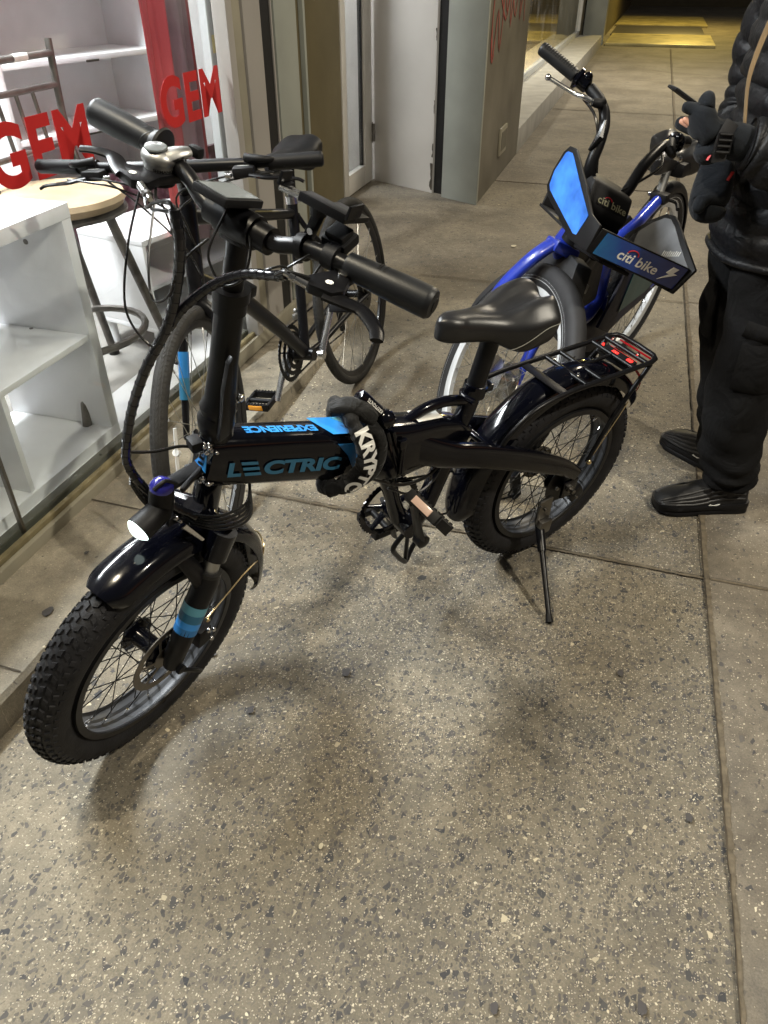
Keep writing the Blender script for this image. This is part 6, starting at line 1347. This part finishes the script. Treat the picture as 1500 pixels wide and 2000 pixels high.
# trainers with wavy ridges
M['ridge'] = mat('grey_black_ridge', (.030, .030, .032), .45)
def shoe(heel, toe, name_i):
    heel, toe = Vector((*heel, 0)), Vector((*toe, 0)); d = (toe - heel); L = d.length; d.normalize(); n = Vector((-d.y, d.x, 0)); Xs = Matrix(((d.x, n.x, 0, heel.x), (d.y, n.y, 0, heel.y), (0, 0, 1, 0), (0, 0, 0, 1)))
    kx = [(0, .022, .080), (.03, .032, .108), (.12, .037, .112), (.26, .038, .116), (.38, .039, .110), (.5, .042, .096), (.65, .047, .078), (.8, .049, .066), (.92, .041, .052), (.98, .027, .038), (1.0, .010, .028)]
    def at(u, k):
        for a, b in zip(kx, kx[1:]):
            if u <= b[0]: f = (u - a[0]) / (b[0] - a[0]); return a[k] + (b[k] - a[k]) * f
        return kx[-1][k]
    mb = MB(Xs); rings = []; NU = 56
    for i in range(NU + 1):
        u = i / NU; w_ = at(u, 1); h = at(u, 2) ; base = .022 + .010 * max(0, (.35 - u)) ; ring = []
        for j in range(33):
            a = PI * j / 32; t = math.sin(a); cy = math.cos(a)
            hh = base + (h - base) * (t ** .8); wv = hh * 1000 / 9.5 + 1.4 * math.sin(u * 8.5) + u * 2.2
            rip = .0046 * (abs(math.sin(wv * PI / 2)) ** .7 - .5) * (1 if t < .93 or u > .55 else .2)
            ring.append(Vector((u * L, cy * (w_ * (1 - .22 * t * (u < .45))) * (1) + math.copysign(rip, cy), hh + rip * .8 * t)))
        rings.append(ring)
    mb.loft(rings); up = mb.build('trainer', 'shoe', ang=60); pch(up)
    mb = MB(Xs); rings = []
    for i in range(NU + 1):
        u = i / NU; w_ = at(u, 1) + .006; rings.append([Vector((u * L * 1.015 - .004, y * w_, z)) for y, z in ((-1, .002 + .014 * max(0, u - .85) / .15), (-1.07, .010), (-.97, .018), (-1.08, .026), (-1, .036 + .02 * max(0, .3 - u)), (1, .036 + .02 * max(0, .3 - u)), (1.08, .026), (.97, .018), (1.07, .010), (1, .002 + .014 * max(0, u - .85) / .15))])
    mb.loft(rings)
    so_ = mb.build('sole', 'matte', ang=60); so_.parent = up
    for sg in (-1, 1):
        for kk_, fz in enumerate((.25, .42, .60, .80)):
            mb = MB(Xs); pts = []
            for i in range(3, 54):
                u = i / 56; w_ = at(u, 1); h = at(u, 2); t_ = fz; a = math.asin(min(.98, t_)); wav = .004 * math.sin(u * 9 + kk_ * .5)
                hh = .024 + (h - .024) * (t_ ** .8) + wav * (1 - fz * .6); pts.append((u * L, sg * (math.cos(a) * (w_ * (1 - .22 * t_ * (u < .45))) + .0012), hh))
            mb.tube(pts, .0036, 6, sq=(1, .8)); rg_ = mb.build('ridge', 'ridge'); rg_.parent = up
    mb = MB(Xs); mb.lathe([(.030, .0), (.034, .012), (.030, .02), (.024, .02)], (.055, 0, .088), (0, 0, 1), 24)
    for k in range(5): mb.tube([(.105 + k * .014, -.020, .098 - k * .006), (.108 + k * .014, 0, .107 - k * .007), (.105 + k * .014, .020, .098 - k * .006)], .0022, 6, k=3)
    for sg in (-1, 1): mb.tube([(.105, sg * .004, .110), (.095, sg * .02, .122), (.115, sg * .026, .118), (.112, sg * .006, .108)], .0016, 6, k=5)
    lc = mb.build('laces', 'shoe'); lc.parent = up
    mb = MB(Xs); pr = [(0, 0), (.012, -.006), (.034, .006), (.014, .0005), (.006, .003), (.005, .006)]
    mb.prism([(.105 - p[0] + .02, .0415, .036 + p[1] * .9) for p in pr], (0, .0025, 0)); em = mb.build('tick_emblem', 'white'); em.parent = up
    return up
for sh_ in (((1.118, 1.925), (.838, 1.925)), ((1.135, 2.085), (1.002, 2.335))):
    o = shoe(*sh_, 0)
for o in list(PE.children):
    if o.name.startswith('trainer'):
        for c in o.children: c.matrix_parent_inverse = Matrix.Identity(4)
# gloves: a fold-back mitten on the raised hand, its pair on the lower one
gl = skinned('glove', [(.850, 1.855, 1.045), (.775, 1.868, 1.058), (.740, 1.872, 1.065), (.712, 1.876, 1.085), (.706, 1.874, 1.125), (.712, 1.872, 1.158), (.690, 1.885, 1.118), (.662, 1.893, 1.122), (.735, 1.870, 1.030), (.745, 1.868, 1.005), (.70, 1.90, 1.08), (.668, 1.93, 1.085)],
    [(0, 1), (1, 2), (2, 3), (3, 4), (4, 5), (3, 6), (6, 7), (2, 8), (8, 9), (3, 10), (10, 11)], [.048, .046, (.050, .032), (.044, .03), (.030, .018), (.015, .010), .017, .011, (.040, .03), (.03, .024), .02, .014], 'fleece', sub=2); pch(gl)
gl2 = skinned('glove', [(.845, 2.06, .985), (.815, 1.99, .965), (.795, 1.94, .945), (.785, 1.915, .905), (.785, 1.905, .862), (.760, 1.90, .925), (.745, 1.885, .895)], [(0, 1), (1, 2), (2, 3), (3, 4), (2, 5), (5, 6)], [.046, .045, (.048, .036), (.052, .036), (.036, .026), .02, .014], 'fleece', sub=2); pch(gl2)
mb = MB(); mb.tube([(.760, 1.834, 1.10), (.745, 1.828, 1.065), (.748, 1.832, 1.02)], .016, 8, k=4, sq=(.2, 1), up=(0, 1, 0)); o = pch(mb.build('glove_strap', 'dusty')); 
mb = MB()
for k in range(4): mb.tube([(.733, 1.822, 1.078 - k * .012), (.762, 1.824, 1.076 - k * .012)], .0035, 8)
mb.tube([(.732, 1.822, 1.08), (.732, 1.822, 1.04)], .0028, 8); mb.tube([(.763, 1.824, 1.078), (.763, 1.824, 1.038)], .0028, 8); pch(mb.build('buckle', 'matte'))
mb = MB(); mb.tube([(.800, 1.862, .992), (.790, 1.858, .975)], .0045, 6, sq=(.4, 1)); mb.tube([(.730, 1.838, 1.035), (.724, 1.836, 1.022)], .004, 6, sq=(.4, 1)); pch(mb.build('red_tab', 'red'))
mb = MB(); nn_ = Vector((.5, 0, .87)).normalized(); ax_ = Vector((-.87, .05, .5)).normalized(); rot = Matrix((ax_, nn_.cross(ax_), nn_)).transposed(); mb.box((.702, 1.925, 1.122), (.135, .068, .007), rot, .0025); mb.m(1).box(Vector((.702, 1.925, 1.122)) + rot @ Vector((0, 0, .0038)), (.127, .060, .0006), rot)
tag(mb.build('phone', ['matte', 'screen']), 'thin dark mobile phone held in the gloved hand', 'phone')
